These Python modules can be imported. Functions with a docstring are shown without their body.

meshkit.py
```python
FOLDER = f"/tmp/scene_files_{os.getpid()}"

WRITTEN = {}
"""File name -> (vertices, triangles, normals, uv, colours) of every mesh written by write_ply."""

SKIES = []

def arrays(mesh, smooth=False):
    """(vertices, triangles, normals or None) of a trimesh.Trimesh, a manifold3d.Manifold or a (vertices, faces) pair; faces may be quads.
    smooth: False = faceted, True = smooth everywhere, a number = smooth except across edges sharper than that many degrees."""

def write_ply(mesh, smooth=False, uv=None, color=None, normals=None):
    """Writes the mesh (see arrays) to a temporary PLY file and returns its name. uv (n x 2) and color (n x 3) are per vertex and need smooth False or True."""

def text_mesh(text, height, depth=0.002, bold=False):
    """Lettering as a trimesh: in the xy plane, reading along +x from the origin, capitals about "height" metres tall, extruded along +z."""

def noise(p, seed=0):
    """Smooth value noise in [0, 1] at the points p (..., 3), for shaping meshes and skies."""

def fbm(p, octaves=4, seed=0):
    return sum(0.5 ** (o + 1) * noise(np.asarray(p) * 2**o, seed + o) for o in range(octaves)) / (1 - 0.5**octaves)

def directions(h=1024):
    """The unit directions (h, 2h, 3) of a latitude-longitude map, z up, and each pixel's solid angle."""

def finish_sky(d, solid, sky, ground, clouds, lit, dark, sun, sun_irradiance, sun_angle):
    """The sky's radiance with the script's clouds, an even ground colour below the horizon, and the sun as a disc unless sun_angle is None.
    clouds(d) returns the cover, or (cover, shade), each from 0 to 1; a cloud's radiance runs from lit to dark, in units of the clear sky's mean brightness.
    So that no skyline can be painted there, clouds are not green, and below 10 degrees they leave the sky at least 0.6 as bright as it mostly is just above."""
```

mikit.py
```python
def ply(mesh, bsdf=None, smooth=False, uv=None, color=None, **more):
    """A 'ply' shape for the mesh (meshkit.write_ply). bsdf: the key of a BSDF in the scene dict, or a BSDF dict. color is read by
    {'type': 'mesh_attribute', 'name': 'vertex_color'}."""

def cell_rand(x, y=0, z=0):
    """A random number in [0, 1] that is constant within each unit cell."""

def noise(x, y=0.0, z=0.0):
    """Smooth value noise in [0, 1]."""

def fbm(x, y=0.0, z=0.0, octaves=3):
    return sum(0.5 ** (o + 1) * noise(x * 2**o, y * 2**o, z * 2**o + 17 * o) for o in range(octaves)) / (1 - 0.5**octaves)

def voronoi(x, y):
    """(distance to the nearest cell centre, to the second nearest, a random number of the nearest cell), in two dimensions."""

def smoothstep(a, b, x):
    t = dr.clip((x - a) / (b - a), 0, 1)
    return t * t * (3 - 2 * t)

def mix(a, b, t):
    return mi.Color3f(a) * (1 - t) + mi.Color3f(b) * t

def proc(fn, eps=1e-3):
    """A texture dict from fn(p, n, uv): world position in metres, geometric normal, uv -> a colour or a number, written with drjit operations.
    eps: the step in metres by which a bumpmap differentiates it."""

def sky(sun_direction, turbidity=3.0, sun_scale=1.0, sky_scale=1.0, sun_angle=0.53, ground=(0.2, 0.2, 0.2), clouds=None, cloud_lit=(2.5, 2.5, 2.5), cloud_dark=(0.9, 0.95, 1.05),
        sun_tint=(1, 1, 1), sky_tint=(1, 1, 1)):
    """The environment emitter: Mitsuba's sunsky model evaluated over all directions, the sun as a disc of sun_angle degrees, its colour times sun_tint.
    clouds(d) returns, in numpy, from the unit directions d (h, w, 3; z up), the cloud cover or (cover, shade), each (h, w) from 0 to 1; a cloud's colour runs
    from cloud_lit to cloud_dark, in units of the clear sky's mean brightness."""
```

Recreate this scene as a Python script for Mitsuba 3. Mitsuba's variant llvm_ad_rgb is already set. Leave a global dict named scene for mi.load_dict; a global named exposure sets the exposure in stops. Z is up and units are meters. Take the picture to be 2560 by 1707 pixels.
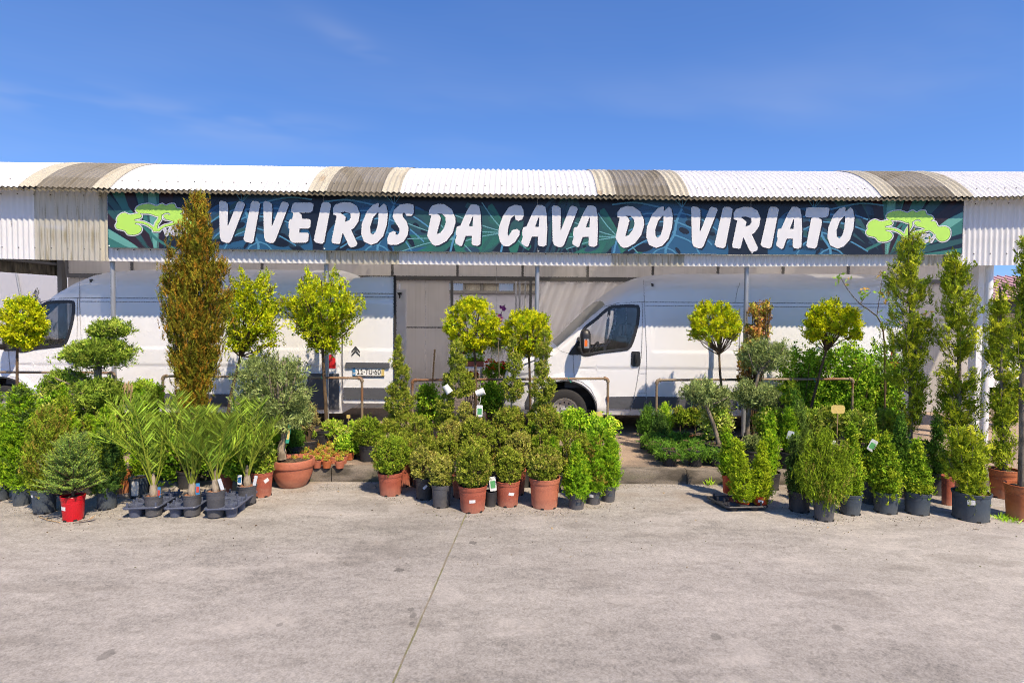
import math, numpy as np, trimesh, drjit as dr, mitsuba as mi, mikit, meshkit
from shapely.geometry import Polygon, LineString, Point, box as sbox
from shapely.ops import unary_union
from shapely import affinity
T = mi.ScalarTransform4f
scene, labels = {}, {}
# ------------------------------------------------------------------ camera, sky, exposure
F, CX, CY, HCAM = 1450.0, 1280.0, 853.5, 1.84
PITCH, ROLL = math.radians(1.876), math.radians(0.42)
UP = np.array([0, math.sin(PITCH), math.cos(PITCH)]); FWD = np.array([0, math.cos(PITCH), -math.sin(PITCH)])
_up = -math.sin(ROLL) * np.array([1, 0, 0]) + math.cos(ROLL) * UP
CAM = np.array([0, 0, HCAM])
scene['camera'] = {'type': 'perspective', 'fov': 2 * math.degrees(math.atan(1280 / F)), 'fov_axis': 'x', 'near_clip': 0.05, 'far_clip': 3000.0,
                   'to_world': T().look_at(origin=CAM.tolist(), target=(CAM + FWD).tolist(), up=_up.tolist())}
exposure = 2.05
SUN = (0.46, -0.67, 1.0)
def cirrus(d):
    x, y, z = d[..., 0], d[..., 1], np.maximum(d[..., 2], 0.02)
    az, el = np.degrees(np.arctan2(x, y)), np.degrees(np.arcsin(np.clip(d[..., 2], -1, 1)))
    u, v = x / z, y / z
    q = np.stack([u * 0.5 + v * 0.9, v * 0.35 - u * 0.25, u * 0], -1)
    n = meshkit.fbm(q * np.array([0.9, 3.2, 1]), 5, 3)
    big = meshkit.fbm(q * np.array([0.35, 0.5, 1]), 3, 9)
    m = meshkit.fbm(np.stack([az * .16, el * .8 - az * .03, az * 0], -1), 4, 21)
    wisp = .11 * np.exp(-((el - 16.6 - .03 * (az + 30)) / 1.5) ** 2) * np.clip((az + 52) / 10, 0, 1) * np.clip((-12 - az) / 10, 0, 1) + .08 * np.exp(-((el - 24.5 + .35 * (az + 15.5)) / 1.0) ** 2 - ((az + 15.5) / 4) ** 2)
    wisp = wisp * np.clip((m - .32) * 3, 0, 1)
    return wisp + np.clip((n - 0.5) * 2.2, 0, 1) * np.clip((big - 0.50) * 3.5, 0, 1) * 0.22
scene['sky'] = mikit.sky(SUN, turbidity=2.6, sky_scale=0.84, sun_tint=(1.0, 1.0, 0.995), sky_tint=(0.72, 0.96, 1.40), clouds=cirrus, cloud_lit=(2.2, 2.2, 2.3), cloud_dark=(1.3, 1.35, 1.45), ground=(0.25, 0.23, 0.2))
# ------------------------------------------------------------------ pixel <-> world helpers (photograph pixels, metres)
def ray(px, py):
    u, v = (px - CX) / F, (CY - py) / F
    u0, v0 = u * math.cos(ROLL) - v * math.sin(ROLL), u * math.sin(ROLL) + v * math.cos(ROLL)
    return FWD + u0 * np.array([1.0, 0, 0]) + v0 * UP
def W(px, py, D):
    r = ray(px, py); return CAM + r * (D / r[1])
def ground(px, py, z=0.0):
    r = ray(px, py); return CAM + r * ((z - HCAM) / r[2])
# ------------------------------------------------------------------ scene helpers
def numbered(key):
    def taken(k): return k in scene or k in labels or k in roots
    if not taken(key): return key
    i = 1
    while taken('%s_%03d' % (key, i)): i += 1
    return '%s_%03d' % (key, i)
roots = set()
def thing(name, label, cat, group=None):
    key = numbered(name); roots.add(key)
    labels[key] = {'label': label, 'category': cat}
    if group: labels[key]['group'] = group
    return key
def part(parent, name, mesh, bsdf, smooth=30, color=None, label=None, kind=None, **more):
    key = numbered(parent + '__' + name)
    if color is not None:
        scene[key] = mikit.ply(mesh, bsdf, smooth=smooth if smooth is True else False, color=color, **more)
    else:
        scene[key] = mikit.ply(mesh, bsdf, smooth=smooth, **more)
    if label or kind:
        labels[key] = {}
        if label: labels[key]['label'] = label
        if kind: labels[key]['kind'] = kind
    return key
def again(parent, name, d, **more):
    key = numbered(parent + '__' + name); scene[key] = {**d, **more}; return key
def structure(name, mesh, bsdf, label, smooth=30, kind='structure', **kw):
    key = numbered(name); scene[key] = mikit.ply(mesh, bsdf, smooth=smooth, **kw)
    labels[key] = {'label': label, 'category': name.replace('_', ' '), 'kind': kind}
    return key
cat = trimesh.util.concatenate
def box(x0, x1, y0, y1, z0, z1):
    m = trimesh.creation.box((x1 - x0, y1 - y0, z1 - z0)); m.apply_translation(((x0 + x1) / 2, (y0 + y1) / 2, (z0 + z1) / 2)); return m
def grid_faces(n, m, wrap=False):
    i, j = np.meshgrid(np.arange(n - 1), np.arange(m if wrap else m - 1), indexing='ij')
    j2 = (j + 1) % m
    q = np.stack([i * m + j, i * m + j2, (i + 1) * m + j2, (i + 1) * m + j], -1).reshape(-1, 4)
    return np.vstack([q[:, [0, 1, 2]], q[:, [0, 2, 3]]])
def TM(v, f): return trimesh.Trimesh(np.asarray(v, float), np.asarray(f, int), process=False)
def tube(pts, rad, n=8, caps=True):
    p = np.asarray(pts, float); rad = np.broadcast_to(np.asarray(rad, float), (len(p),))
    t = np.gradient(p, axis=0); t /= np.linalg.norm(t, axis=1, keepdims=True) + 1e-12
    ref = np.array([0, 0, 1.0]) if np.abs(t[:, 2]).mean() < 0.85 else np.array([1.0, 0.1, 0])
    a = np.cross(t, ref); a /= np.linalg.norm(a, axis=1, keepdims=True) + 1e-12
    b = np.cross(t, a); g = np.arange(n) * 2 * np.pi / n
    v = (p[:, None] + rad[:, None, None] * (np.cos(g)[None, :, None] * a[:, None] + np.sin(g)[None, :, None] * b[:, None])).reshape(-1, 3)
    f = grid_faces(len(p), n, True)
    if caps:
        v = np.vstack([v, p[0], p[-1]]); k = len(p) * n; j = np.arange(n); j2 = (j + 1) % n
        f = np.vstack([f, np.stack([j2, j, j * 0 + k], 1), np.stack([(len(p) - 1) * n + j, (len(p) - 1) * n + j2, j * 0 + k + 1], 1)])
    return TM(v, f)
def lathe(prof, n=28, at=(0, 0, 0), wob=0.0):
    pr = np.asarray(prof, float); g = np.arange(n) * 2 * np.pi / n
    v = np.stack([pr[:, :1] * np.cos(g), pr[:, :1] * np.sin(g), np.repeat(pr[:, 1:2], n, 1)], -1).reshape(-1, 3) + np.asarray(at)
    return TM(v, grid_faces(len(pr), n, True)[:, ::-1])
def poly2d(poly):
    out = []
    for g in getattr(poly, 'geoms', [poly]):
        if g.is_empty or g.geom_type != 'Polygon' or g.area < 1e-9: continue
        v, f = trimesh.creation.triangulate_polygon(g, engine='earcut'); out.append((np.asarray(v), np.asarray(f)))
    if not out: return None
    n = 0; V = []; Fc = []
    for v, f in out: V.append(v); Fc.append(f + n); n += len(v)
    return np.vstack(V), np.vstack(Fc)
def facing(v, f, towards=(0, -1, 0)):
    v = np.asarray(v); f = np.asarray(f).copy(); n = np.cross(v[f[:, 1]] - v[f[:, 0]], v[f[:, 2]] - v[f[:, 0]])
    flip = n @ np.asarray(towards, float) < 0; f[flip] = f[flip][:, ::-1]; return TM(v, f)
def slab(poly, depth, at, u=(1, 0, 0), w=(0, 0, 1)):
    """polygon in the (u, w) plane at a point, extruded by depth along u x w reversed (towards -y for the default)"""
    m = cat([trimesh.creation.extrude_polygon(g, depth, engine='earcut') for g in getattr(poly, 'geoms', [poly])])
    u, w = np.asarray(u, float), np.asarray(w, float); n = np.cross(u, w)
    m.vertices = np.asarray(at) + m.vertices[:, :1] * u + m.vertices[:, 1:2] * w + m.vertices[:, 2:] * n
    return m
def rounded(poly, r): return poly.buffer(-r).buffer(2 * r).buffer(-r)
def bspline(pts, n=24, closed=False):
    p = np.asarray(pts, float); m = len(p); out = []
    for i in range(m if closed else m - 1):
        q = [p[(i + k) % m] if closed else p[min(max(i + k, 0), m - 1)] for k in (-1, 0, 1, 2)]
        for t in np.linspace(0, 1, max(2, n // m), endpoint=False):
            out.append(0.5 * (2 * q[1] + (q[2] - q[0]) * t + (2 * q[0] - 5 * q[1] + 4 * q[2] - q[3]) * t * t + (3 * q[1] - q[0] - 3 * q[2] + q[3]) * t ** 3))
    if not closed: out.append(p[-1])
    return np.array(out)
# ------------------------------------------------------------------ materials
N3 = mikit.noise; FB = mikit.fbm; SS = mikit.smoothstep; MX = mikit.mix; P = mikit.proc
def rgb(*c): return {'type': 'rgb', 'value': list(map(float, c))}
def two(b): return {'type': 'twosided', 'bsdf': b}
def prin(c, r=0.5, **k): return two({'type': 'principled', 'base_color': c if isinstance(c, dict) else rgb(*c), 'roughness': r, **k})
VC = {'type': 'mesh_attribute', 'name': 'vertex_color'}
scene['leaf'] = {'type': 'principledthin', 'base_color': VC, 'roughness': 0.36, 'diff_trans': 0.30, 'eta': 1.45}
scene['needle'] = {'type': 'principledthin', 'base_color': VC, 'roughness': 0.55, 'diff_trans': 0.25, 'eta': 1.3}
scene['painted'] = prin(VC, 0.55)
scene['print'] = prin(VC, 0.35, specular=0.4)
STAINS = [(ground(x, y), r, k) for x, y, r, k in ((1027, 1522, .022, .10), (1032, 1538, .026, .10), (1028, 1557, .016, .10), (265, 1637, .045, .12), (1868, 1625, .11, .47), (1120, 1490, .09, .44), (1790, 1590, .03, .14), (2095, 1568, .035, .15), (60, 1270, .12, .40), (1010, 1265, .16, .42), (1330, 1305, .14, .42), (700, 1560, .02, .14))]
def yard(p, n, uv):
    a = FB(p.x * 0.55 + 3, p.y * 1.1, 0.0, 4); b = FB(p.x * 2.2, p.y * 5.5, 2.0, 4); c = FB(p.x * 9, p.y * 22, 5.0, 3)
    g = N3(p.x * 130, p.y * 130, 1.0); g2 = N3(p.x * 55 + 4, p.y * 55, 3.0); big = FB(p.x * 0.33 + 9, p.y * 0.55 + 4, 3.0, 2)
    v = 0.300 + 0.14 * (a - 0.5) + 0.09 * (b - 0.5) + 0.10 * (c - 0.5) + 0.11 * (g - 0.5) + 0.07 * (g2 - 0.5)
    col = MX((1.0, 0.945, 0.865), (1.0, 0.94, 0.885), SS(0.35, 0.65, big)) * v
    pale = SS(0.62, 0.74, FB(p.x * 1.3 + 31, p.y * 2.9 + 7, 0.0, 4)) * (0.4 + 0.6 * g2)
    col = MX(col, (0.44, 0.41, 0.38), pale * 0.5)
    dark = SS(0.63, 0.76, FB(p.x * 1.7 + 11, p.y * 4.6 + 17, 4.0, 4))
    col = MX(col, (0.13, 0.115, 0.10), dark * 0.22)
    soil = SS(5.2, 6.5, p.y + 0.7 * (a - 0.5)) * SS(0.35, 0.7, FB(p.x * 2.6, p.y * 3.3, 8.0, 4))
    col = MX(col, (0.20, 0.155, 0.11), soil * 0.6)
    spot, _, wh = mikit.voronoi(p.x * 1.1 + 5, p.y * 1.3)
    col = MX(col, (0.09, 0.085, 0.08), SS(0.055, 0.03, spot + 0.03 * (g - 0.5)) * SS(0.93, 0.96, wh) * 0.7)
    for (q, r, k) in STAINS:
        d = dr.sqrt(dr.square(p.x - q[0]) + dr.square(0.75 * (p.y - q[1]))) / r + 0.9 * (FB(p.x * 22, p.y * 22, k * 40, 3) - 0.5)
        col = MX(col, (k, k * .94, k * .88), SS(1.1, 0.75, d) * (0.55 if k < .3 else 0.28))
    return col
scene['concrete'] = two({'type': 'bumpmap', 'tex': P(lambda p, n, uv: N3(p.x * 130, p.y * 130, 1.0) * 0.6 + FB(p.x * 18, p.y * 18, 2.0, 3), eps=2e-3), 'scale': 0.0016,
                         'bsdf': {'type': 'principled', 'base_color': P(yard), 'roughness': 0.92, 'specular': 0.2}})
def kerb_c(p, n, uv):
    a = FB(p.x * 4, p.y * 9, p.z * 9, 4); g = N3(p.x * 110, p.y * 110, p.z * 110); m = FB(p.x * 2 + 5, p.z * 7, 1.0, 3)
    col = MX((0.19, 0.165, 0.135), (0.075, 0.065, 0.05), SS(0.35, 0.65, a)) * (0.75 + 0.5 * g)
    return MX(col, (0.085, 0.095, 0.045), SS(0.5, 0.68, m) * SS(0.16, 0.02, p.z) * 0.7)
scene['kerb_mat'] = prin(P(kerb_c), 0.95)
def plat_c(p, n, uv):
    a = FB(p.x * 1.5, p.y * 3, 1.0, 4); g = N3(p.x * 120, p.y * 120, 1.0)
    return MX((0.27, 0.205, 0.155), (0.17, 0.135, 0.105), SS(0.35, 0.65, a)) * (0.8 + 0.4 * g)
scene['platform_mat'] = prin(P(plat_c), 0.93)
scene['far_ground'] = prin(P(lambda p, n, uv: MX((0.22, 0.20, 0.16), (0.12, 0.13, 0.06), SS(0.4, 0.6, FB(p.x * 0.1, p.y * 0.1, 0.0, 4)))), 0.95)
def white_sheet(p, n, uv):
    s = FB(p.x * 30, p.y * 1.2, p.z * 1.2, 3); a = FB(p.x * 1.2, p.y * 1.2 + 3, p.z * 2, 3)
    return MX((0.79, 0.80, 0.83), (0.75, 0.755, 0.77), SS(0.5, 0.85, s * 0.6 + a * 0.4))
scene['white_sheet'] = {'type': 'principledthin', 'base_color': P(white_sheet), 'roughness': 0.5, 'diff_trans': 0.5, 'eta': 1.4}
def old_sheet(p, n, uv):
    s = FB(p.x * 24, p.y * 3, p.z * 3, 4)
    return MX((0.15, 0.13, 0.09), (0.06, 0.052, 0.036), SS(0.35, 0.7, s))
scene['old_sheet'] = prin(P(old_sheet), 0.85)
def cream_c(p, n, uv):
    s = FB(p.x * 18, p.y * 2, p.z * 2, 4); r = FB(p.x * 6, p.y * 5, p.z * 5, 4)
    return MX(MX((0.43, 0.405, 0.33), (0.36, 0.335, 0.265), SS(0.4, 0.75, s)), (0.24, 0.15, 0.07), SS(0.68, 0.78, r) * 0.5)
scene['cream_sheet'] = prin(P(cream_c), 0.6)
def film_c(p, n, uv):
    s = FB(p.x * 26, p.y * 1.0, p.z * 1.0, 3)
    rib = 0.5 + 0.5 * dr.cos(p.x * 82.35)
    return MX((0.40, 0.375, 0.33), (0.34, 0.31, 0.255), SS(0.45, 0.75, s)) * (0.85 + 0.2 * FB(p.x * 14.0, 0.0, 1.0, 2)) + mi.Color3f(0.10, 0.085, 0.05) * SS(0.8, 0.97, rib)
scene['clear_sheet'] = {'type': 'mask', 'opacity': 0.8, 'bsdf': {'type': 'principledthin', 'base_color': P(film_c), 'roughness': 0.35, 'diff_trans': 0.9, 'eta': 1.5}}
def fclear_c(p, n, uv):
    s = FB(p.x * 60, p.y, p.z * 3.0, 4)
    return MX((0.62, 0.61, 0.55), (0.42, 0.39, 0.28), SS(0.5, 0.8, s))
scene['clear_fascia'] = {'type': 'mask', 'opacity': 0.9, 'bsdf': {'type': 'principledthin', 'base_color': P(fclear_c), 'roughness': 0.35, 'diff_trans': 0.8, 'eta': 1.5}}
scene['galvanised'] = prin(P(lambda p, n, uv: MX((0.42, 0.44, 0.47), (0.30, 0.31, 0.33), FB(p.x * 30, p.y * 30, p.z * 9, 3))), 0.45, metallic=0.55)
scene['white_paint'] = prin((0.74, 0.74, 0.75), 0.4)
scene['frame_steel'] = prin((0.17, 0.165, 0.155), 0.55)
def rust_c(p, n, uv):
    s = FB(p.x * 3, p.y * 9, p.z * 5, 4)
    return MX((0.27, 0.21, 0.14), (0.24, 0.12, 0.06), SS(0.45, 0.65, s))
scene['pipe_steel'] = prin(P(rust_c), 0.6, metallic=0.2)
scene['screw'] = prin((0.05, 0.05, 0.05), 0.5)
scene['van_paint'] = prin(P(lambda p, n, uv: MX((0.72, 0.735, 0.765), (0.58, 0.55, 0.49), SS(0.75, 0.25, p.z + 0.3 * FB(p.x * 3, p.z * 6, 2.0, 3)) * 0.5)), 0.32, clearcoat=0.6, clearcoat_gloss=0.9)
scene['black_plastic'] = prin((0.018, 0.018, 0.02), 0.42)
scene['grey_plastic'] = prin((0.085, 0.09, 0.105), 0.5)
scene['dark_trim'] = prin((0.05, 0.055, 0.065), 0.55)
scene['rubber'] = prin((0.022, 0.022, 0.024), 0.8)
scene['interior_dark'] = prin((0.06, 0.06, 0.064), 0.8)
scene['gap_dark'] = prin((0.02, 0.02, 0.02), 0.9)
scene['seam_grey'] = prin((0.26, 0.26, 0.27), 0.9)
scene['rim_steel'] = prin((0.50, 0.50, 0.49), 0.35, metallic=0.5)
scene['window_glass'] = {'type': 'thindielectric', 'int_ior': 1.5}
scene['windscreen_tint'] = {'type': 'mask', 'opacity': 0.75, 'bsdf': prin((0.30, 0.31, 0.26), 0.15, specular=0.8)}
scene['orange_lens'] = prin((0.75, 0.16, 0.02), 0.2)
scene['red_lens'] = prin((0.55, 0.01, 0.015), 0.15, clearcoat=1.0)
scene['clear_lens'] = prin((0.30, 0.31, 0.33), 0.12, clearcoat=1.0)
scene['chrome'] = two({'type': 'roughconductor', 'material': 'Al', 'alpha': 0.18})
def terra(c1, c2, dust):
    def f(p, n, uv):
        a = FB(p.x * 9, p.y * 9, p.z * 14, 4); g = N3(p.x * 200, p.y * 200, p.z * 200)
        return MX(MX(c1, c2, SS(0.35, 0.7, a)), dust, SS(0.14, 0.0, p.z + 0.06 * (a - 0.5)) * 0.35 + SS(0.66, 0.8, a) * 0.3) * (0.93 + 0.14 * g)
    return prin(P(f), 0.62)
scene['terracotta'] = terra((0.36, 0.095, 0.055), (0.30, 0.075, 0.045), (0.40, 0.24, 0.17))
scene['terracotta_pale'] = terra((0.44, 0.15, 0.085), (0.38, 0.12, 0.07), (0.45, 0.28, 0.2))
scene['terracotta_orange'] = terra((0.42, 0.13, 0.045), (0.34, 0.09, 0.03), (0.4, 0.24, 0.15))
scene['pot_blue'] = terra((0.048, 0.068, 0.092), (0.04, 0.055, 0.075), (0.12, 0.12, 0.11))
scene['pot_grey'] = terra((0.075, 0.078, 0.09), (0.06, 0.062, 0.07), (0.14, 0.13, 0.12))
scene['pot_black'] = terra((0.03, 0.03, 0.034), (0.024, 0.024, 0.028), (0.09, 0.085, 0.075))
scene['pot_red'] = prin((0.52, 0.008, 0.018), 0.3)
scene['pot_scarlet'] = prin((0.55, 0.06, 0.02), 0.35)
scene['tray_plastic'] = prin((0.085, 0.10, 0.15), 0.4)
scene['tray_black'] = prin((0.03, 0.032, 0.04), 0.45)
def soil_c(p, n, uv): return MX((0.035, 0.022, 0.014), (0.13, 0.085, 0.05), SS(0.4, 0.75, FB(p.x * 60, p.y * 60, 1.0, 3)))
scene['soil'] = prin(P(soil_c), 0.95)
scene['bark_chips'] = prin(P(lambda p, n, uv: MX((0.17, 0.07, 0.035), (0.30, 0.15, 0.08), SS(0.35, 0.7, N3(p.x * 90, p.y * 90, 1.0)))), 0.9)
def bark(c1, c2):
    return prin(P(lambda p, n, uv: MX(c1, c2, SS(0.35, 0.68, FB(p.x * 45, p.y * 45, p.z * 12, 4)))), 0.9)
scene['bark_brown'] = bark((0.13, 0.085, 0.045), (0.06, 0.04, 0.025))
scene['bark_grey'] = bark((0.24, 0.20, 0.15), (0.10, 0.085, 0.065))
scene['bark_pale'] = bark((0.36, 0.30, 0.22), (0.17, 0.14, 0.10))
scene['cane'] = prin((0.42, 0.29, 0.15), 0.7)
scene['sticker'] = prin((0.72, 0.72, 0.72), 0.5)
scene['card_white'] = prin((0.75, 0.77, 0.77), 0.4)
scene['card_green'] = prin((0.10, 0.36, 0.14), 0.4)
scene['card_blue'] = prin((0.05, 0.22, 0.45), 0.4)
scene['card_red'] = prin((0.5, 0.07, 0.05), 0.4)
scene['card_yellow'] = prin((0.62, 0.48, 0.16), 0.5)
scene['tie_green'] = prin((0.03, 0.30, 0.20), 0.5)
scene['purple_petal'] = prin((0.14, 0.02, 0.16), 0.6)
def panel_c(p, n, uv):
    a = FB(p.x * 1.2, p.z * 1.5, p.y, 4); s = FB(p.x * 40, p.z * 0.7, 0.0, 3)
    return MX((0.82, 0.80, 0.77), (0.72, 0.70, 0.66), SS(0.35, 0.7, a * 0.7 + s * 0.3))
scene['wall_panel'] = {'type': 'principledthin', 'base_color': P(panel_c), 'roughness': 0.35, 'diff_trans': 1.3, 'eta': 1.4}
def curtain_c(p, n, uv):
    return MX((0.82, 0.80, 0.76), (0.74, 0.71, 0.67), FB(p.x * 3, p.z * 2, p.y * 3, 3))
scene['curtain_film'] = {'type': 'principledthin', 'base_color': P(curtain_c), 'roughness': 0.4, 'diff_trans': 1.3, 'eta': 1.4}
scene['roof_film'] = {'type': 'principledthin', 'base_color': rgb(0.90, 0.89, 0.86), 'roughness': 0.6, 'diff_trans': 1.75, 'eta': 1.3}
scene['tunnel_film'] = prin((0.44, 0.45, 0.50), 0.5)
scene['pink_roof'] = prin(P(lambda p, n, uv: MX((0.52, 0.33, 0.35), (0.44, 0.26, 0.28), FB(p.x * 2, p.y * 2, 0.0, 3))), 0.7)
scene['brown_wall'] = prin((0.16, 0.125, 0.10), 0.9)
scene['tag_silver'] = prin((0.55, 0.6, 0.66), 0.3)
# ------------------------------------------------------------------ setting: yard, kerb, platform, hill
PLAT = 0.16
structure('ground', TM([[-400, -60, -.03], [400, -60, -.03], [400, 600, -.03], [-400, 600, -.03]], [[0, 1, 2], [0, 2, 3]]), 'far_ground', 'bare earth ground reaching the horizon behind the nursery', False)
KY = 6.60
ja, jb = ground(1158, 1300), ground(985, 1700)
jd = (jb - ja) / (jb[1] - ja[1])
def jx(y): return ja[0] + jd[0] * (y - ja[1])
labels['yard'] = {'label': 'worn pale concrete yard with a mossy joint in the foreground', 'category': 'yard', 'kind': 'structure'}; roots.add('yard')
rng = np.random.default_rng(7)
ys = np.arange(-6, KY + .01, 0.18)
ed = rng.normal(0, .0035, (2, len(ys)))
def slab_mesh(side):
    v = []
    for i, y in enumerate(ys):
        e = jx(y) + side * (0.0042 + .8 * abs(ed[(side + 1) // 2, i]))
        v += [[side * 40, y, 0], [e, y, 0], [e, y, -.012]]
    n = len(ys); f = []
    for i in range(n - 1):
        for k in (0, 1):
            a = i * 3 + k; f += [[a, a + 1, a + 4], [a, a + 4, a + 3]]
    v, f = np.array(v), np.array(f)
    if side > 0: f = f[:, ::-1]
    return TM(v, f[:, ::-1])
part('yard', 'slab', slab_mesh(-1), 'concrete', False); part('yard', 'slab', slab_mesh(1), 'concrete', False)
scene['joint_mat'] = prin(P(lambda p, n, uv: MX((0.20, 0.18, 0.145), (0.165, 0.165, 0.095), SS(0.4, 0.6, FB(p.x * 8, p.y * 8, 0.0, 3)))), 0.95)
part('yard', 'joint', TM([[jx(-6) - .03, -6, -.006], [jx(-6) + .03, -6, -.006], [jx(KY) + .03, KY, -.006], [jx(KY) - .03, KY, -.006]], [[0, 1, 2], [0, 2, 3]]), 'joint_mat', False)
# platform behind the kerb
structure('platform', box(-16, 16, KY + .14, 21, -.1, PLAT - .006), 'platform_mat', 'raised brown concrete platform behind the kerb carrying the plant stock', False)
roots.add('kerb'); labels['kerb'] = {'label': 'low weathered concrete kerb along the front of the platform', 'category': 'kerb', 'kind': 'structure'}
def kerb_block(x0, x1, sd):
    nx, prof = 16, [(0.0, -.05), (0.0, .06), (.004, .125), (.02, .155), (.05, PLAT), (.15, PLAT)]
    r = np.random.default_rng(sd); xs = np.linspace(x0, x1, nx); v = []
    for x in xs:
        for (a, b) in prof: v.append([x, KY + a, b])
    v = np.array(v); q = v * np.array([6, 14, 14])
    v[:, 1] += (meshkit.fbm(q, 3, 5) - .5) * .03 * (v[:, 2] < .14); v[:, 2] += (meshkit.fbm(q + 9, 3, 6) - .5) * .014 * (v[:, 2] > .1)
    return TM(v, grid_faces(nx, len(prof)))
xs = np.arange(-9.2, 9.3, 1.02)
for i in range(len(xs) - 1): part('kerb', 'kerb_stone', kerb_block(xs[i] + .004, xs[i + 1] - .004, i), 'kerb_mat', 40)
# ------------------------------------------------------------------ canopy
YF, YE = 8.11, 7.86
def curve(pts, D):
    w = np.array([W(x, y, D) for x, y in pts]); return lambda X: np.interp(X, w[:, 0], w[:, 2])
ext = lambda pts: [(pts[0][0] - 700, pts[0][1] - (pts[1][1] - pts[0][1]) / (pts[1][0] - pts[0][0]) * 0)] + pts + [(pts[-1][0] + 700, pts[-1][1])]
z_fb = curve(ext([(0, 647), (92, 649), (268, 653), (808, 659), (1343, 664), (1877, 666.5), (2407, 664), (2560, 663)]), YF)
z_ev = curve(ext([(0, 466), (265, 472), (808, 480), (1343, 487), (1877, 493), (2410, 493), (2560, 490)]), YE)
z_rg = curve(ext([(0, 410), (380, 415), (830, 422), (1280, 427), (1600, 429), (2122, 432), (2560, 436)]), 8.92)
PITCHW = 0.0763
def wave(x): return 0.0115 * np.cos(2 * np.pi * x / PITCHW)
TH1 = math.radians(45.6)
def arch(x, th, off=0.0):
    """point on the barrel at station x; th runs from TH1 (front eave) to -TH1; off raises along the normal"""
    ze, zr = z_ev(x), z_rg(x)
    R = (zr - ze) / (math.cos(math.radians(14.8)) - math.cos(TH1)) 
    yc = YE + R * math.sin(TH1); zc = ze - R * math.cos(TH1)
    r = R + off
    return np.stack([x + 0 * th, yc - r * np.sin(th), zc + r * np.cos(th)], -1)
def roof_sheet(x0, x1, lift=0.0, na=22, th0=None):
    nx = int(round((x1 - x0) / PITCHW * 8)) + 1
    xs = np.linspace(x0, x1, nx); th = np.linspace(TH1, -TH1, na) if th0 is None else th0
    X, TT = np.meshgrid(xs, th, indexing='ij')
    v = arch(X, TT, wave(X) + lift)
    return TM(v.reshape(-1, 3), grid_faces(nx, len(th))[:, ::-1])
canopy = thing('vaulted_canopy', 'long vaulted canopy of white and clear corrugated sheets on slim steel posts', 'canopy')
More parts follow.
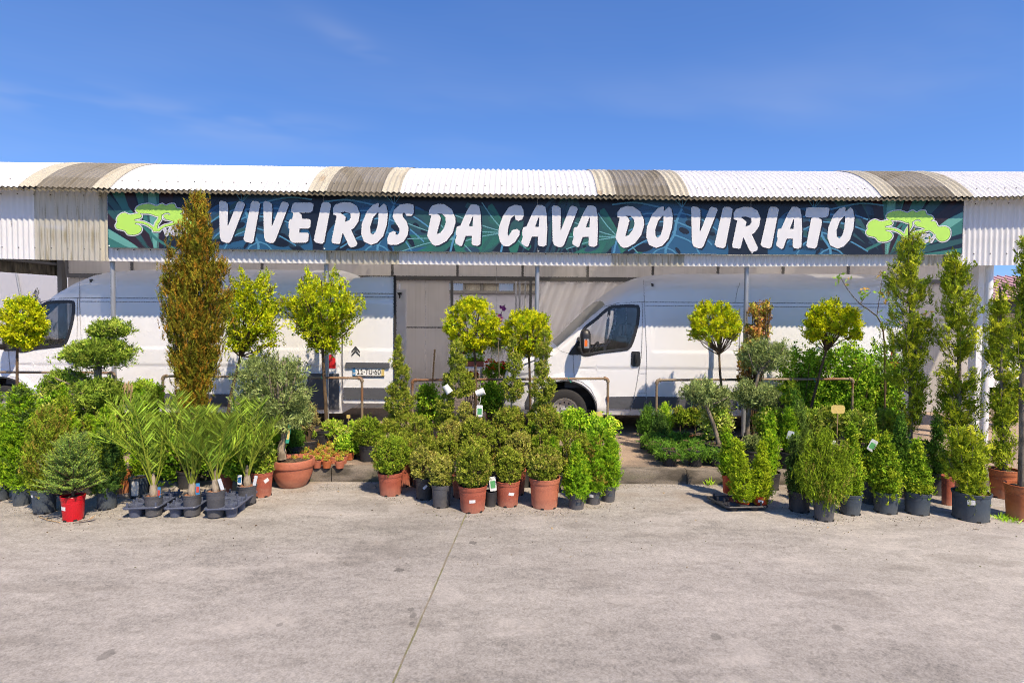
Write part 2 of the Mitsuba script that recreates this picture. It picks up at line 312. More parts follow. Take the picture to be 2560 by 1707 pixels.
def pxX(px, D): return W(px, 480, D)[0]
CLEAR = [(pxX(42, YE), pxX(275, YE)), (pxX(777, YE), pxX(1001, YE)), (pxX(1494, YE), pxX(1723, YE)), (pxX(2206, YE), pxX(2430, YE))]
snap = lambda x: round(x / PITCHW) * PITCHW
CLEAR = [(snap(a), snap(b)) for a, b in CLEAR]
edges = [-9.6] + [e for ab in CLEAR for e in ab] + [9.6]
roof_ends = []
for k in range(len(edges) - 1):
    a, b = edges[k], edges[k + 1]
    if k % 2 == 0:
        n = max(1, int(round((b - a) / 0.92))); cuts = [snap(c) for c in np.linspace(a, b, n + 1)]
        for i in range(n): part(canopy, 'roof_sheet', roof_sheet(cuts[i] - .02, cuts[i + 1] + .02, 0.0015 * (i % 2)), 'white_sheet', True)
    else:
        part(canopy, 'clear_roof_sheet', roof_sheet(a + 3 * PITCHW, b - 3 * PITCHW + .03, 0.006), 'clear_sheet', True, label='clear ribbed roof sheet gone brown')
        part(canopy, 'lap_strip', roof_sheet(a - .01, a + 3 * PITCHW + .01, 0.009), 'cream_sheet', True, label='stained cream overlap of the clear sheet')
        part(canopy, 'lap_strip', roof_sheet(b - 3 * PITCHW - .01, b + .01, 0.009), 'cream_sheet', True, label='stained cream overlap of the clear sheet')
# old dirty sheet edge that shows below the eave
def under_edge(x0, x1):
    nx = int(round((x1 - x0) / PITCHW * 8)) + 1; xs = np.linspace(x0, x1, nx); v = []
    for x in xs:
        p = arch(np.array(x), np.array(TH1), float(wave(x)) - .012)
        v += [p + [0, .004, -.036], p + [0, .002, -.004], p + [0, .22, .2]]
    return TM(np.array(v), grid_faces(nx, 3))
cuts = np.arange(-9.5, 9.6, 1.9)
for i in range(len(cuts) - 1): part(canopy, 'lower_sheet_edge', under_edge(cuts[i] + .002, cuts[i + 1] - .002), 'old_sheet', 60)
# screws on the roof sheets
def screws(xs, th, lift=.012):
    out = []
    for x in xs:
        p = arch(np.array(x), np.array(th), lift); s = trimesh.creation.icosphere(1, 0.0085); s.apply_translation(p); out.append(s)
    return cat(out)
sx = [x for x in np.arange(-9.5, 9.5, PITCHW * 2.5)]
sx = [snap(x) for x in sx]
part(canopy, 'roof_screws', screws(sx, TH1 - .085), 'screw', True, kind='stuff')
# fascia
def fascia_sheet(x0, x1, ztop=None, dy=0.0, zb=None):
    nx = int(round((x1 - x0) / PITCHW * 8)) + 1; xs = np.linspace(x0, x1, nx)
    top = z_ev(xs) + .06; bot = z_fb(xs) if zb is None else zb + 0 * xs
    r = np.stack([np.stack([xs, YF - wave(xs) + dy, t], -1) for t in (top, top * .5 + bot * .5, bot)], 1)
    return TM(r.reshape(-1, 3), grid_faces(nx, 3)[:, ::-1])
fcl = [(snap(pxX(87, YF)), snap(pxX(268, YF))), (snap(pxX(818, YF)), snap(pxX(992, YF))), (snap(pxX(1530, YF)), snap(pxX(1703, YF))), (snap(pxX(2300, YF)), snap(pxX(2388, YF)))]
edges = [-9.6] + [e for ab in fcl for e in ab] + [9.6]
for k in range(len(edges) - 1):
    a, b = edges[k], edges[k + 1]
    if k % 2 == 0:
        n = max(1, int(round((b - a) / 0.9))); cuts = [snap(c) for c in np.linspace(a, b, n + 1)]
        for i in range(n): part(canopy, 'fascia_sheet', fascia_sheet(cuts[i], cuts[i + 1] + .018, dy=-.002 * (i % 2)), 'white_sheet', True)
    else:
        part(canopy, 'clear_fascia_sheet', fascia_sheet(a, b - PITCHW, dy=-.004), 'clear_fascia', True, label='clear ribbed fascia sheet, algae stained')
        part(canopy, 'lap_strip', fascia_sheet(b - 1.5 * PITCHW, b + .3 * PITCHW, dy=-.006), 'cream_sheet', True)
fs = []
for row, dz in ((0, .06), (1, .18)):
    for i, x in enumerate(np.arange(-9.4, 9.4, PITCHW * 3)):
        x = snap(x); z = z_ev(x) - .05 if row == 0 else z_fb(x) + .16
        s = trimesh.creation.icosphere(1, 0.0085); s.apply_translation((x, YF - .012, z)); fs.append(s)
part(canopy, 'fascia_screws', cat(fs), 'screw', True, kind='stuff')
# posts and beams
for px, lab in ((282, None), (816, None), (1343, None), (1866, None)):
    X = W(px, 700, 8.2)[0]
    part(canopy, 'post', tube([[X, 8.2, PLAT - .02], [X, 8.2, z_fb(X) + .25]], .031, 14), 'galvanised', 40)
    part(canopy, 'post_foot', box(X - .08, X + .08, 8.12, 8.28, PLAT - .007, PLAT + .008), 'galvanised', False)
X = W(2469, 800, 8.3)[0]
part(canopy, 'drain_pipe', tube([[X, 8.3, PLAT - .02], [X, 8.3, z_fb(X) + .3]], .052, 20), 'white_paint', 40, label='thick white pipe post at the right end')
part(canopy, 'pipe_handle', tube(bspline([W(2468, 929, 8.22), W(2480, 929, 8.2), W(2484, 925, 8.2), W(2486, 905, 8.2), W(2490, 898, 8.2), W(2476, 897, 8.22)], 20), .006, 6), 'galvanised')
X = W(2447, 800, 8.75)[0]
part(canopy, 'end_column', box(X - .065, X + .05, 8.7, 8.85, PLAT - .02, 3.05), 'white_paint', False)
part(canopy, 'end_column_cap', box(X - .09, X + .06, 8.68, 8.87, 2.36, 2.44), 'white_paint', False)
part(canopy, 'eave_purlin', box(-9.5, 9.5, YF + .02, YF + .08, 2.98, 3.06), 'frame_steel', False)
part(canopy, 'rear_purlin', box(-9.5, 9.5, 11.02, 11.08, 3.3, 3.4), 'frame_steel', False)
for px in (40, 410, 816, 1343, 1866, 2400):
    X = W(px, 700, 8.15)[0]
    part(canopy, 'tie_beam', box(X - .03, X + .03, 8.12, 11.0, 3.12, 3.2), 'frame_steel', False)
# ------------------------------------------------------------------ banner
YS = YF - .09
bt = [(268, 475.5), (808, 482), (1343, 489), (1877, 494.5), (2410, 493.5)]
bb = [(270, 620), (808, 627), (1343, 633), (1877, 637.6), (2405, 637)]
ban = thing('shop_banner', 'long dark blue leaf print banner lettered VIVEIROS DA CAVA DO VIRIATO in white', 'banner')
def SP(poly, dy, bsdf_col):
    r = poly2d(poly)
    if r is None: return None
    v, f = r; w = np.array([W(x, y, YS - dy) for x, y in v]); m = facing(w, f)
    return m, np.tile(bsdf_col, (len(w), 1))
clipb = Polygon(bt + bb[::-1])
NAVY, BLUE, BLU2, LBLUE, TEAL, LTEAL, TEAL2, MAROON, GREEN, LGREEN = (.008, .013, .026), (.021, .084, .175), (.022, .053, .09), (.07, .22, .36), (.034, .145, .132), (.11, .31, .275), (.023, .075, .08), (.024, .012, .018), (.022, .125, .095), (.13, .32, .36)
for i in range(4):
    q = Polygon([bt[i], bt[i + 1], bb[i + 1], bb[i]]).buffer(-.6)
    v, f = poly2d(q); w = np.array([W(x, y, YS) for x, y in v]); m = facing(w, f); back = TM(w + [0, .012, 0], m.faces[:, ::-1])
    fr = []
    ring = [np.array(W(x, y, YS + .006)) for x, y in list(q.exterior.coords)]
    fr = tube(ring, .007, 6)
    part(ban, 'board', cat([m, back]), 'print', False, color=np.tile(NAVY, (2 * len(w), 1)))
    part(ban, 'board_edge', fr, 'galvanised', False)
    for (x, y) in (bt[i], bb[i]):
        s = trimesh.creation.icosphere(1, .011); s.apply_translation(W(x + 3, y + (7 if (x, y) == bt[i] else -5), YS - .004)); part(ban, 'fixing', s, 'white_paint', True)
layers = {}
def draw(level, poly, col):
    poly = poly.buffer(0).intersection(clipb.buffer(-1.2))
    if not poly.is_empty: layers.setdefault(level, []).append((poly, col))
def blade(x0, y0, x1, y1, w0, w1, col, level, bend=0):
    a, b = np.array([x0, y0], float), np.array([x1, y1], float); d = (b - a) / np.linalg.norm(b - a); n = np.array([-d[1], d[0]])
    pts = []; t = np.linspace(0, 1, 12)
    c = a + (b - a) * t[:, None] + n * (bend * np.sin(np.pi * t))[:, None]; wd = w0 + (w1 - w0) * np.sin(np.pi * np.clip(t * .95 + .02, 0, 1)) ** .8
    draw(level, Polygon(np.vstack([c + n * wd[:, None] / 2, (c - n * wd[:, None] / 2)[::-1]])), col)
def line(pts, w, col, level): draw(level, LineString(bspline(pts, 18)).buffer(w / 2, cap_style=2), col)
def ell(x, y, a, b, ang, col, level): draw(level, affinity.rotate(affinity.scale(Point(x, y).buffer(1, 10), a, b), ang, origin=(x, y)), col)
r = np.random.default_rng(3)
# palm fans at both ends
for (fx, fy, sgn) in ((392, 650, -1), (2215, 650, 1)):
    for i, a in enumerate(np.linspace(-8, 172, 34)):
        c = [TEAL, TEAL2, LTEAL, TEAL, MAROON][i % 5] if i % 2 else [TEAL, TEAL2, MAROON][i % 3]
        L = 260 * (0.8 + .3 * r.random()); an = math.radians(a) if sgn > 0 else math.pi - math.radians(a)
        if a > 105: c = [NAVY, TEAL2, NAVY][i % 3]
        blade(fx, fy, fx + L * math.cos(an), fy - L * math.sin(an), 2, 15 + 10 * r.random(), c, 1 + i % 3, r.normal(0, 5))
    line([(fx - sgn * 50, fy - 25), (fx + sgn * 10, fy - 60), (fx + sgn * 90, fy - 150)], 7, TEAL, 4)
# blue split leaves
def monstera(cx, flip=1, y0=0):
    P_ = lambda x, y: (cx + flip * (x - 970), y + y0)
    draw(1, Polygon(bspline([P_(850, 545), P_(900, 500), P_(985, 508), P_(1050, 520), P_(1085, 560), P_(1095, 640), P_(990, 660), P_(860, 650), P_(812, 645), P_(815, 590)], 60, True)), BLUE)
    draw(1, Polygon(bspline([P_(818, 530), P_(880, 488), P_(960, 492), P_(985, 512), P_(900, 520)], 40, True)), BLU2)
    draw(2, Polygon([P_(985, 510), P_(1060, 545), P_(1075, 600), P_(1010, 570)]), BLU2)
    draw(2, Polygon([P_(880, 560), P_(975, 530), P_(950, 590), P_(860, 600)]), BLU2)
    line([P_(985, 515), P_(972, 545), P_(965, 580), P_(945, 612), P_(945, 640)], 6, LBLUE, 4)
    for (a, b, c) in (((978, 530), (900, 527), (850, 540)), ((975, 545), (900, 552), (830, 580)), ((966, 572), (900, 592), (850, 620)), ((980, 525), (1030, 540), (1075, 570)), ((972, 548), (1020, 570), (1060, 605)), ((965, 580), (1010, 600), (1035, 640)), ((945, 610), (920, 620), (905, 640)), ((945, 612), (965, 622), (975, 640))):
        line([P_(*a), P_(*b), P_(*c)], 3.4, LBLUE, 4)
    for (x, y, a, b, g) in ((930, 566, 17, 7, 0), (900, 580, 13, 6, -8), (890, 612, 24, 11, -10), (1005, 552, 12, 7, 20), (990, 570, 14, 7, 25), (1040, 563, 8, 5, 30), (875, 560, 8, 4, 0), (1060, 578, 9, 5, 10), (975, 620, 10, 4, 55), (1025, 600, 22, 6, 60), (930, 545, 9, 4, 0)):
        ell(*P_(x, y), a, b, g * flip, NAVY, 3)
    draw(3, Polygon([P_(818, 640), P_(880, 590), P_(905, 585), P_(850, 640)]), NAVY)
    line([P_(810, 505), P_(870, 500), P_(945, 515)], 4, LBLUE, 4)
    for a in (60, 85, 110, 130): line([P_(985, 512), P_(985 + 30 * math.cos(math.radians(a)), 512 - 22), P_(985 + 55 * math.cos(math.radians(a)), 470)], 1.5, LBLUE, 4)
for cx, fl in ((970, 1), (1690, 1), (620, -1), (2050, -1)): monstera(cx, fl, {970: 0, 1690: 7, 620: -6, 2050: 9}[cx])
# green split leaf by the middle
def greenleaf(cx, y0=0):
    for i, (x, y) in enumerate(((-150, -40), (-165, -5), (-150, 25), (-120, 50), (-60, 62), (-40, -70), (-100, -70), (60, 40), (40, -40), (20, 55))):
        blade(cx, 600 + y0 - 12, cx + x, 590 + y0 + y, 8, 30, GREEN if i % 2 else TEAL2, 2, (-1) ** i * 8)
    for (x, y) in ((-130, -45), (-140, 0), (-130, 30), (-60, -75), (50, 40)): line([(cx, 590 + y0), (cx + x * .5, 588 + y0 + y * .4), (cx + x, 590 + y0 + y)], 2.2, LGREEN, 4)
    line([(cx + 6, 570 + y0), (cx - 4, 600 + y0), (cx - 14, 645 + y0)], 5, LBLUE, 4)
greenleaf(1545, 3); greenleaf(1135, 8); greenleaf(1265, -8)
for i in range(40):
    x = r.uniform(1300, 1480); blade(1420 + r.normal(0, 15), 470, x, 640, 1, 7, [TEAL2, BLU2, NAVY][i % 3], 1, r.normal(0, 10))
for x, y in ((1180, 625), (1385, 540), (2130, 560), (740, 610), (1480, 620), (2190, 600)): ell(x, y, 20, 8, r.uniform(-40, 40), BLU2, 3)
ms, cs = [], []
for lv in sorted(layers):
    for poly, c in layers[lv]:
        g = SP(poly, .0012 + .0008 * lv, c)
        if g: ms.append(g[0]); cs.append(g[1])
part(ban, 'leaf_print', cat(ms), 'print', False, color=np.vstack(cs), kind='stuff')
# letters
GLY = {
 'V': ([(1562, 185), (1580, 168), (1625, 178), (1648, 200), (1650, 260), (1643, 430), (1735, 190), (1755, 172), (1800, 185), (1813, 205), (1680, 555), (1660, 578), (1630, 580), (1585, 562), (1570, 520)], None),
 'I': ([(1455, 170), (1505, 172), (1530, 195), (1465, 560), (1445, 580), (1385, 565), (1367, 540), (1440, 190)], None),
 'E': ([(1850, 195), (1870, 183), (2030, 183), (2053, 200), (2045, 265), (2020, 280), (1905, 282), (1935, 300), (1942, 342), (2010, 345), (2028, 360), (2020, 425), (2000, 437), (1915, 437), (1913, 478), (1995, 478), (2008, 490), (2000, 560), (1975, 575), (1850, 577), (1825, 555), (1810, 510), (1818, 440), (1808, 435), (1810, 370), (1825, 345), (1845, 345), (1855, 285), (1835, 275), (1832, 255)], None),
 'R': ([(128, 200), (150, 165), (220, 142), (300, 145), (360, 180), (388, 250), (375, 330), (330, 395), (303, 410), (365, 545), (350, 570), (303, 585), (280, 565), (222, 435), (195, 545), (180, 550), (120, 540), (113, 515), (163, 275), (128, 262)], [(196, 243), (240, 234), (295, 252), (302, 290), (285, 318), (243, 335), (252, 285)]),
 'O': ([(570, 148), (520, 165), (460, 230), (410, 350), (403, 450), (430, 525), (500, 557), (560, 535), (620, 470), (655, 360), (665, 250), (650, 175), (625, 152), (590, 186), (574, 200), (578, 155)], [(572, 232), (520, 290), (490, 380), (495, 440), (518, 458), (545, 430), (566, 360), (573, 290)]),
 'S': ([(918, 165), (920, 240), (900, 272), (850, 275), (826, 240), (808, 255), (812, 282), (850, 330), (868, 390), (860, 460), (820, 525), (760, 555), (690, 557), (662, 545), (660, 500), (680, 440), (720, 422), (745, 430), (742, 455), (760, 460), (778, 440), (780, 400), (735, 330), (713, 280), (725, 220), (780, 165), (860, 152)], None),
 'D': ([(1100, 175), (1160, 157), (1220, 162), (1290, 210), (1325, 290), (1328, 340), (1300, 440), (1240, 520), (1170, 560), (1130, 567), (1100, 550), (1062, 490), (1052, 465), (1092, 270), (1068, 268), (1070, 220)], [(1140, 252), (1195, 252), (1230, 290), (1235, 340), (1215, 395), (1180, 440), (1145, 455), (1186, 300), (1172, 268)]),
 'A': ([(1480, 165), (1530, 165), (1562, 185), (1575, 260), (1580, 400), (1572, 550), (1545, 568), (1500, 562), (1488, 545), (1490, 470), (1430, 470), (1395, 565), (1375, 570), (1330, 540), (1327, 520), (1345, 465), (1335, 462), (1335, 430), (1345, 380), (1378, 372), (1440, 230)], [(1503, 262), (1498, 377), (1460, 377)]),
 'C': ([(1910, 165), (1970, 175), (1995, 220), (1998, 270), (1980, 310), (1945, 324), (1915, 310), (1907, 265), (1870, 300), (1845, 390), (1838, 450), (1850, 474), (1868, 440), (1885, 412), (1930, 402), (1958, 420), (1955, 460), (1910, 530), (1850, 573), (1800, 570), (1765, 530), (1748, 460), (1755, 380), (1790, 280), (1850, 190)], None),
 'T': ([(615, 195), (640, 190), (820, 193), (838, 205), (825, 275), (805, 290), (720, 292), (760, 310), (765, 340), (715, 575), (695, 595), (630, 585), (612, 565), (660, 300), (680, 290), (615, 288), (600, 275)], None)}
KS = 600 / 2352
def place(crop, x0, x1, y0, y1): return crop[0] + x0 * KS, crop[0] + x1 * KS, crop[1] + y0 * KS, crop[1] + y1 * KS
sA, sB, sC, sD = (260, 460), (800, 470), (1340, 470), (1860, 470)
TEXT = [('V', sA, 1127, 1382, 165, 578), ('I', sA, 1367, 1530, 168, 580), ('V', sA, 1560, 1813, 168, 580), ('E', sA, 1808, 2053, 183, 577), ('I', sA, 2055, 2225, 178, 588), ('R', sB, 113, 390, 140, 585), ('O', sB, 403, 665, 148, 558), ('S', sB, 658, 920, 152, 558),
 ('D', sB, 1050, 1328, 156, 567), ('A', sB, 1323, 1580, 162, 570), ('C', sB, 1748, 1998, 165, 573), ('A', sB, 1973, 2227, 168, 577), ('V', sC, 155, 410, 170, 580), ('A', sC, 355, 607, 172, 580), ('D', sC, 780, 1060, 178, 588), ('O', sC, 1080, 1342, 180, 588),
 ('V', sC, 1520, 1780, 180, 592), ('I', sC, 1750, 1928, 185, 592), ('R', sC, 1922, 2200, 186, 630), ('I', sD, 163, 342, 185, 594), ('A', sD, 315, 570, 186, 598), ('T', sD, 598, 838, 190, 595), ('O', sD, 818, 1083, 186, 595)]
for ch, crop, a, b, c, d in TEXT:
    out, hole = GLY[ch]; p = Polygon(out, [hole] if hole else None).buffer(0); p = p.buffer(-5).buffer(9).buffer(-4)
    gx0, gy0, gx1, gy1 = p.bounds; X0, X1, Y0, Y1 = place(crop, a, b, c, d)
    p = affinity.affine_transform(p, [(X1 - X0) / (gx1 - gx0), 0, 0, (Y1 - Y0) / (gy1 - gy0), X0 - gx0 * (X1 - X0) / (gx1 - gx0), Y0 - gy0 * (Y1 - Y0) / (gy1 - gy0)])
    if isinstance(p, Polygon) is False: p = max(p.geoms, key=lambda g: g.area)
    sh = unary_union([affinity.translate(p, t * 3.2, t * 2.6) for t in (0.3, .65, 1)])
    m1, c1 = SP(sh, .0068, (.012, .016, .028)); m2, c2 = SP(p.simplify(.12), .0084, (.64, .65, .68))
    part(ban, 'letter_shade', m1, 'print', False, color=c1); part(ban, 'letter', m2, 'print', False, color=c2)
# green tree emblem, twice (first end in crop sA, other end 1085 crop units to the right in crop sD)
def emblem(crop, dx, dy):
    low = Polygon(bspline([(125, 345), (150, 305), (200, 283), (255, 302), (330, 290), (368, 305), (362, 335), (305, 350), (300, 372), (310, 395), (345, 405), (372, 440), (350, 480), (300, 500), (235, 495), (200, 458), (130, 440), (112, 405), (130, 375)], 90, True))
    up = Polygon(bspline([(312, 262), (320, 230), (360, 208), (430, 195), (475, 205), (515, 218), (545, 203), (575, 196), (605, 215), (640, 199), (690, 198), (708, 235), (755, 248), (772, 280), (745, 297), (795, 307), (820, 352), (890, 352), (935, 385), (932, 450), (895, 490), (845, 497), (808, 472), (775, 420), (720, 385), (640, 357), (590, 348), (578, 325), (590, 300), (520, 318), (450, 295), (350, 288)], 130, True))
    st = [LineString(bspline(c, 20)).buffer(w) for c, w in (([(300, 372), (380, 380), (440, 405), (500, 450)], 12), ([(545, 270), (548, 340), (515, 395), (505, 450)], 17), ([(760, 370), (660, 398), (590, 415), (535, 452)], 12))]
    base = Polygon([(478, 440), (560, 440), (545, 466), (482, 466)])
    g = unary_union([low, up] + st + [base]).buffer(4).buffer(-4)
    hook = LineString(bspline([(600, 345), (578, 325), (590, 298), (630, 290), (642, 302)], 20)).buffer(5)
    g = g.difference(hook)
    letters = []
    for pts in ([(590, 432), (612, 500), (655, 432)], [(715, 440), (690, 436), (668, 455), (668, 480), (690, 496), (712, 490)], [(725, 436), (748, 500), (790, 432)]): letters.append(LineString(pts).buffer(9))
    tx = unary_union(letters)
    k = lambda q: affinity.affine_transform(q, [KS, 0, 0, KS, crop[0] + dx * KS, crop[1] + dy * KS])
    wt = k(unary_union([g.buffer(10), tx.buffer(7)]))
    for poly, lv, col in ((affinity.translate(wt, 1.5, 1.5), .0060, (.03, .05, .06)), (wt, .0072, (.62, .63, .66)), (k(g.buffer(1.5)), .0086, (.02, .10, .05)), (k(affinity.translate(g.buffer(-2), -1.5, -1.5)), .0098, (.40, .68, .11)), (k(tx), .0098, (.45, .46, .56))):
        yield SP(poly, lv, col)
for crop, dx, dy in ((sA, 0, 0), (sD, 1085, 27)):
    q = list(emblem(crop, dx, dy))
    part(ban, 'tree_emblem', cat([a for a, b in q]), 'print', False, color=np.vstack([b for a, b in q]), label='lime green tree emblem with white outline')
# ------------------------------------------------------------------ greenhouse behind
YW = 11.25
gh = thing('greenhouse', 'greenhouse of hazy plastic panels behind the vans with an open doorway', 'greenhouse')
def gx(px, D=YW): return W(px, 760, D)[0]
def gz(py, D=YW, px=1280): return W(px, py, D)[2]
zb = gz(692)
xL, xR = gx(172), gx(2440)
for i, (a, b) in enumerate(zip(np.linspace(xL, xR, 15)[:-1], np.linspace(xL, xR, 15)[1:])):
    part(gh, 'upper_panel', box(a + .004, b - .004, YW - .02, YW - .012, zb, zb + 1.05), 'wall_panel', False)
    part(gh, 'upper_mullion', box(a - .022, a + .022, YW - .05, YW - .021, zb, zb + 1.05), 'frame_steel', False)
part(gh, 'lintel', box(xL, xR, YW - .06, YW + .06, zb - .075, zb - .001), 'frame_steel', False)
dL, dR = gx(1131), gx(1331)
for a, b in ((gx(172), gx(340)), (gx(340), gx(508)), (gx(508), gx(676)), (gx(676), gx(844)), (gx(844), gx(1000)), (gx(1000), gx(1064)), (gx(1064), gx(1124)), (gx(1560), gx(1740)), (gx(1740), gx(1920)), (gx(1920), gx(2100)), (gx(2100), gx(2280)), (gx(2280), gx(2440))):
    zm = gz(820)
    part(gh, 'wall_panel', box(a + .003, b - .003, YW - .012, YW - .004, zm + .004, zb - .08), 'wall_panel', False)
    part(gh, 'wall_panel', box(a + .003, b - .003, YW - .010, YW - .002, PLAT, zm - .004), 'wall_panel', False)
    part(gh, 'rail', box(a, b, YW - .02, YW - .013, zm - .012, zm + .012), 'frame_steel', False)
for px, wd in ((1130, .05), (1326, .05), (1345, .03)):
    part(gh, 'door_post', box(gx(px) - wd / 2, gx(px) + wd / 2, YW - .07, YW + .03, PLAT, zb - .076), 'frame_steel', False)
part(gh, 'floor_bar', tube([W(1087, 873, YW - .1), W(1080, 975, YW - .1)], .016, 8), 'cane')
# pleated film curtain right of the doorway
def curtain():
    xs = np.linspace(gx(1345), gx(1575), 120); zs = np.linspace(PLAT, zb - .09, 30); X, Z = np.meshgrid(xs, zs, indexing='ij')
    u = (X - xs[0]) / (xs[-1] - xs[0]); t = (Z - PLAT) / (zb - PLAT)
    fan = u * 30 + (1 - t) * 16
    y = YW + .02 - .035 * np.sin(fan) * (0.35 + .65 * t) - .02 * np.sin(fan * 2.3 + 1)
    return TM(np.stack([X, y, Z], -1).reshape(-1, 3), grid_faces(120, 30)[:, ::-1])
part(gh, 'curtain', curtain(), 'curtain_film', True, label='pleated beige plastic curtain beside the doorway')
# inside: far wall, roof film, side walls
YB = 19.0
part(gh, 'roof_film', TM([[xL, YW + .1, 3.9], [xR, YW + .1, 3.9], [xR, YB, 4.4], [xL, YB, 4.4]], [[0, 1, 2], [0, 2, 3]]), 'roof_film', False)
part(gh, 'side_wall', box(xL - .02, xL, YW + .1, YB, PLAT, 4.2), 'wall_panel', False)
part(gh, 'side_wall', box(xR, xR + .02, YW + .1, YB, PLAT, 4.2), 'wall_panel', False)
def bz(py): return gz(py, YB)
part(gh, 'back_wall', box(xL, xR, YB, YB + .05, PLAT, bz(733)), 'tunnel_film', False)
def corr(x0, x1, y, z0, z1, pitch=.076):
    nx = int((x1 - x0) / pitch * 8) + 1; xs = np.linspace(x0, x1, nx)
    r_ = np.stack([np.stack([xs, y - .009 * np.cos(2 * np.pi * xs / pitch), z + 0 * xs], -1) for z in (z1, z0)], 1)
    return TM(r_.reshape(-1, 3), grid_faces(nx, 2)[:, ::-1])
part(gh, 'back_sheet', corr(gx(1040, YB), gx(1420, YB), YB + .02, bz(705), bz(670)), 'cream_sheet', True)
part(gh, 'back_sheet', corr(gx(1162, YB), gx(1247, YB), YB + .06, bz(730), bz(706)), 'cream_sheet', True)
part(gh, 'back_sheet', corr(gx(1285, YB), gx(1420, YB), YB + .06, bz(730), bz(706)), 'cream_sheet', True)
part(gh, 'back_window', box(gx(1040, YB), gx(1420, YB), YB + .10, YB + .105, bz(733), bz(690)), 'roof_film', False)
for z in (bz(706), bz(731), bz(694)): part(gh, 'back_beam', box(xL, xR, YB - .1, YB - .02, z - .045, z + .045), 'frame_steel', False)
for px in (1160, 1285, 1205): part(gh, 'back_mullion', box(gx(px, YB) - .03, gx(px, YB) + .03, YB - .02, YB + .1, bz(731), bz(670)), 'frame_steel', False)
for px, D, wd in ((1290, 14.0, .045), (1299, 13.0, .05), (1313, 12.4, .035)):
    part(gh, 'inner_post', tube([[gx(px, D), D, PLAT], [gx(px, D), D, 3.3]], wd / 2, 10), 'galvanised', 40)
part(gh, 'inner_beam', box(gx(1110, 13), gx(1330, 13), 12.97, 13.03, gz(703, 13), gz(699, 13)), 'frame_steel', False)
mesh = []
for px in np.arange(1136, 1326, 5.5): mesh.append(tube([W(px, 692, 12.6), W(px, 712, 12.6)], .004, 4))
part(gh, 'wire_mesh', cat(mesh), 'frame_steel', False, kind='stuff')
# receding side canopy at the left end
sc = thing('side_canopy', 'dark stained corrugated side canopy running back at the left end', 'canopy')
def side_panel():
    a, b = np.array([W(-260, 650, 9.4)[0], 9.4]), np.array([W(175, 690, 11.6)[0], 11.6]); n = 400; t = np.linspace(0, 1, n); L = np.linalg.norm(b - a)
    d = (b - a) / L; nn = np.array([d[1], -d[0]]); xy = a + (b - a) * t[:, None] + nn * (.009 * np.cos(2 * np.pi * t * L / .076))[:, None]
    zlo = np.interp(t, [0, 1], [W(-260, 662, 9.4)[2], W(175, 692, 11.6)[2]]); zhi = zlo + .75
    v = np.stack([np.column_stack([xy, zhi]), np.column_stack([xy, zlo])], 1).reshape(-1, 3)
    return TM(v, grid_faces(n, 2)[:, ::-1]), a, b, zlo
m, a, b, zl = side_panel()
part(sc, 'corrugated_panel', m, 'old_sheet', True)
part(sc, 'rail', tube([[a[0], a[1] - .04, zl[0] + .26], [b[0], b[1] - .04, zl[-1] + .22]], .028, 8), 'frame_steel')
part(sc, 'corner_post', box(b[0] - .06, b[0] + .03, b[1] - .25, b[1] - .12, PLAT, zl[-1] + .75), 'frame_steel', False)
# pale film tunnel seen at the far left
ft = thing('film_tunnel', 'pale grey plastic film tunnel behind the left van', 'polytunnel')
th = np.linspace(0, math.pi, 28); ysn = np.linspace(15.5, 30, 8); cxT, RT = W(-150, 760, 15.5)[0], 4.4
v = np.array([[cxT + RT * math.cos(t) * 1.15, y, RT * .86 * math.sin(t) + PLAT] for y in ysn for t in th])
part(ft, 'film', TM(v, grid_faces(8, 28)), 'tunnel_film', True)
v = np.array([[cxT + RT * math.cos(t) * 1.15, 15.5, RT * .86 * math.sin(t) + PLAT] for t in th] + [[cxT, 15.5, PLAT]])
part(ft, 'end_film', TM(v, [[i, i + 1, 28] for i in range(27)]), 'tunnel_film', False)
for xo in (-2.6, 0, 2.6): part(ft, 'hoop_stay', tube([[cxT + xo, 15.44, PLAT], [cxT + xo * .8, 15.44, 3.2]], .025, 6), 'galvanised')
# ------------------------------------------------------------------ right background: hill, house with pink roof, parked car
hx, hy = np.meshgrid(np.linspace(-60, 260, 60), np.linspace(150, 320, 30), indexing='ij')
hz = 24 * np.exp(-((hx - 110) / 75) ** 2) * np.clip((hy - 150) / 60, 0, 1) + 3 * meshkit.fbm(np.stack([hx * .03, hy * .03, 0 * hx], -1), 3) * np.clip((hy - 150) / 30, 0, 1)
structure('hill', TM(np.stack([hx, hy, hz], -1).reshape(-1, 3), grid_faces(60, 30)), 'far_ground', 'wooded hill in the distance at the right edge', True)
hs = thing('house', 'house with a pink sheet roof and brown wall beyond the right end', 'house')
pA, pB = W(2440, 716, 26), W(2700, 704, 26)
part(hs, 'wall', box(pA[0] - 1, pB[0] + 3, 26, 34, -.02, W(2500, 747, 26)[2]), 'brown_wall', False)
zr = W(2500, 747, 26)[2]
rv = np.array([[pA[0] - 1.3, 25.6, zr - .05], [pB[0] + 3.3, 25.6, zr - .05], [pB[0] + 3.3, 30, zr + 1.35], [pA[0] - 1.3, 30, zr + 1.35], [pA[0] - 1.3, 34.4, zr - .05], [pB[0] + 3.3, 34.4, zr - .05]])
part(hs, 'roof', TM(rv, [[0, 1, 2], [0, 2, 3], [3, 2, 5], [3, 5, 4]]), 'pink_roof', False)
for i, x in enumerate(np.arange(pA[0] - 1.2, pB[0] + 3.2, .42)):
    part(hs, 'roof_rib', tube([[x, 25.58, zr - .02], [x, 30, zr + 1.38]], .035, 5), 'pink_roof', False)
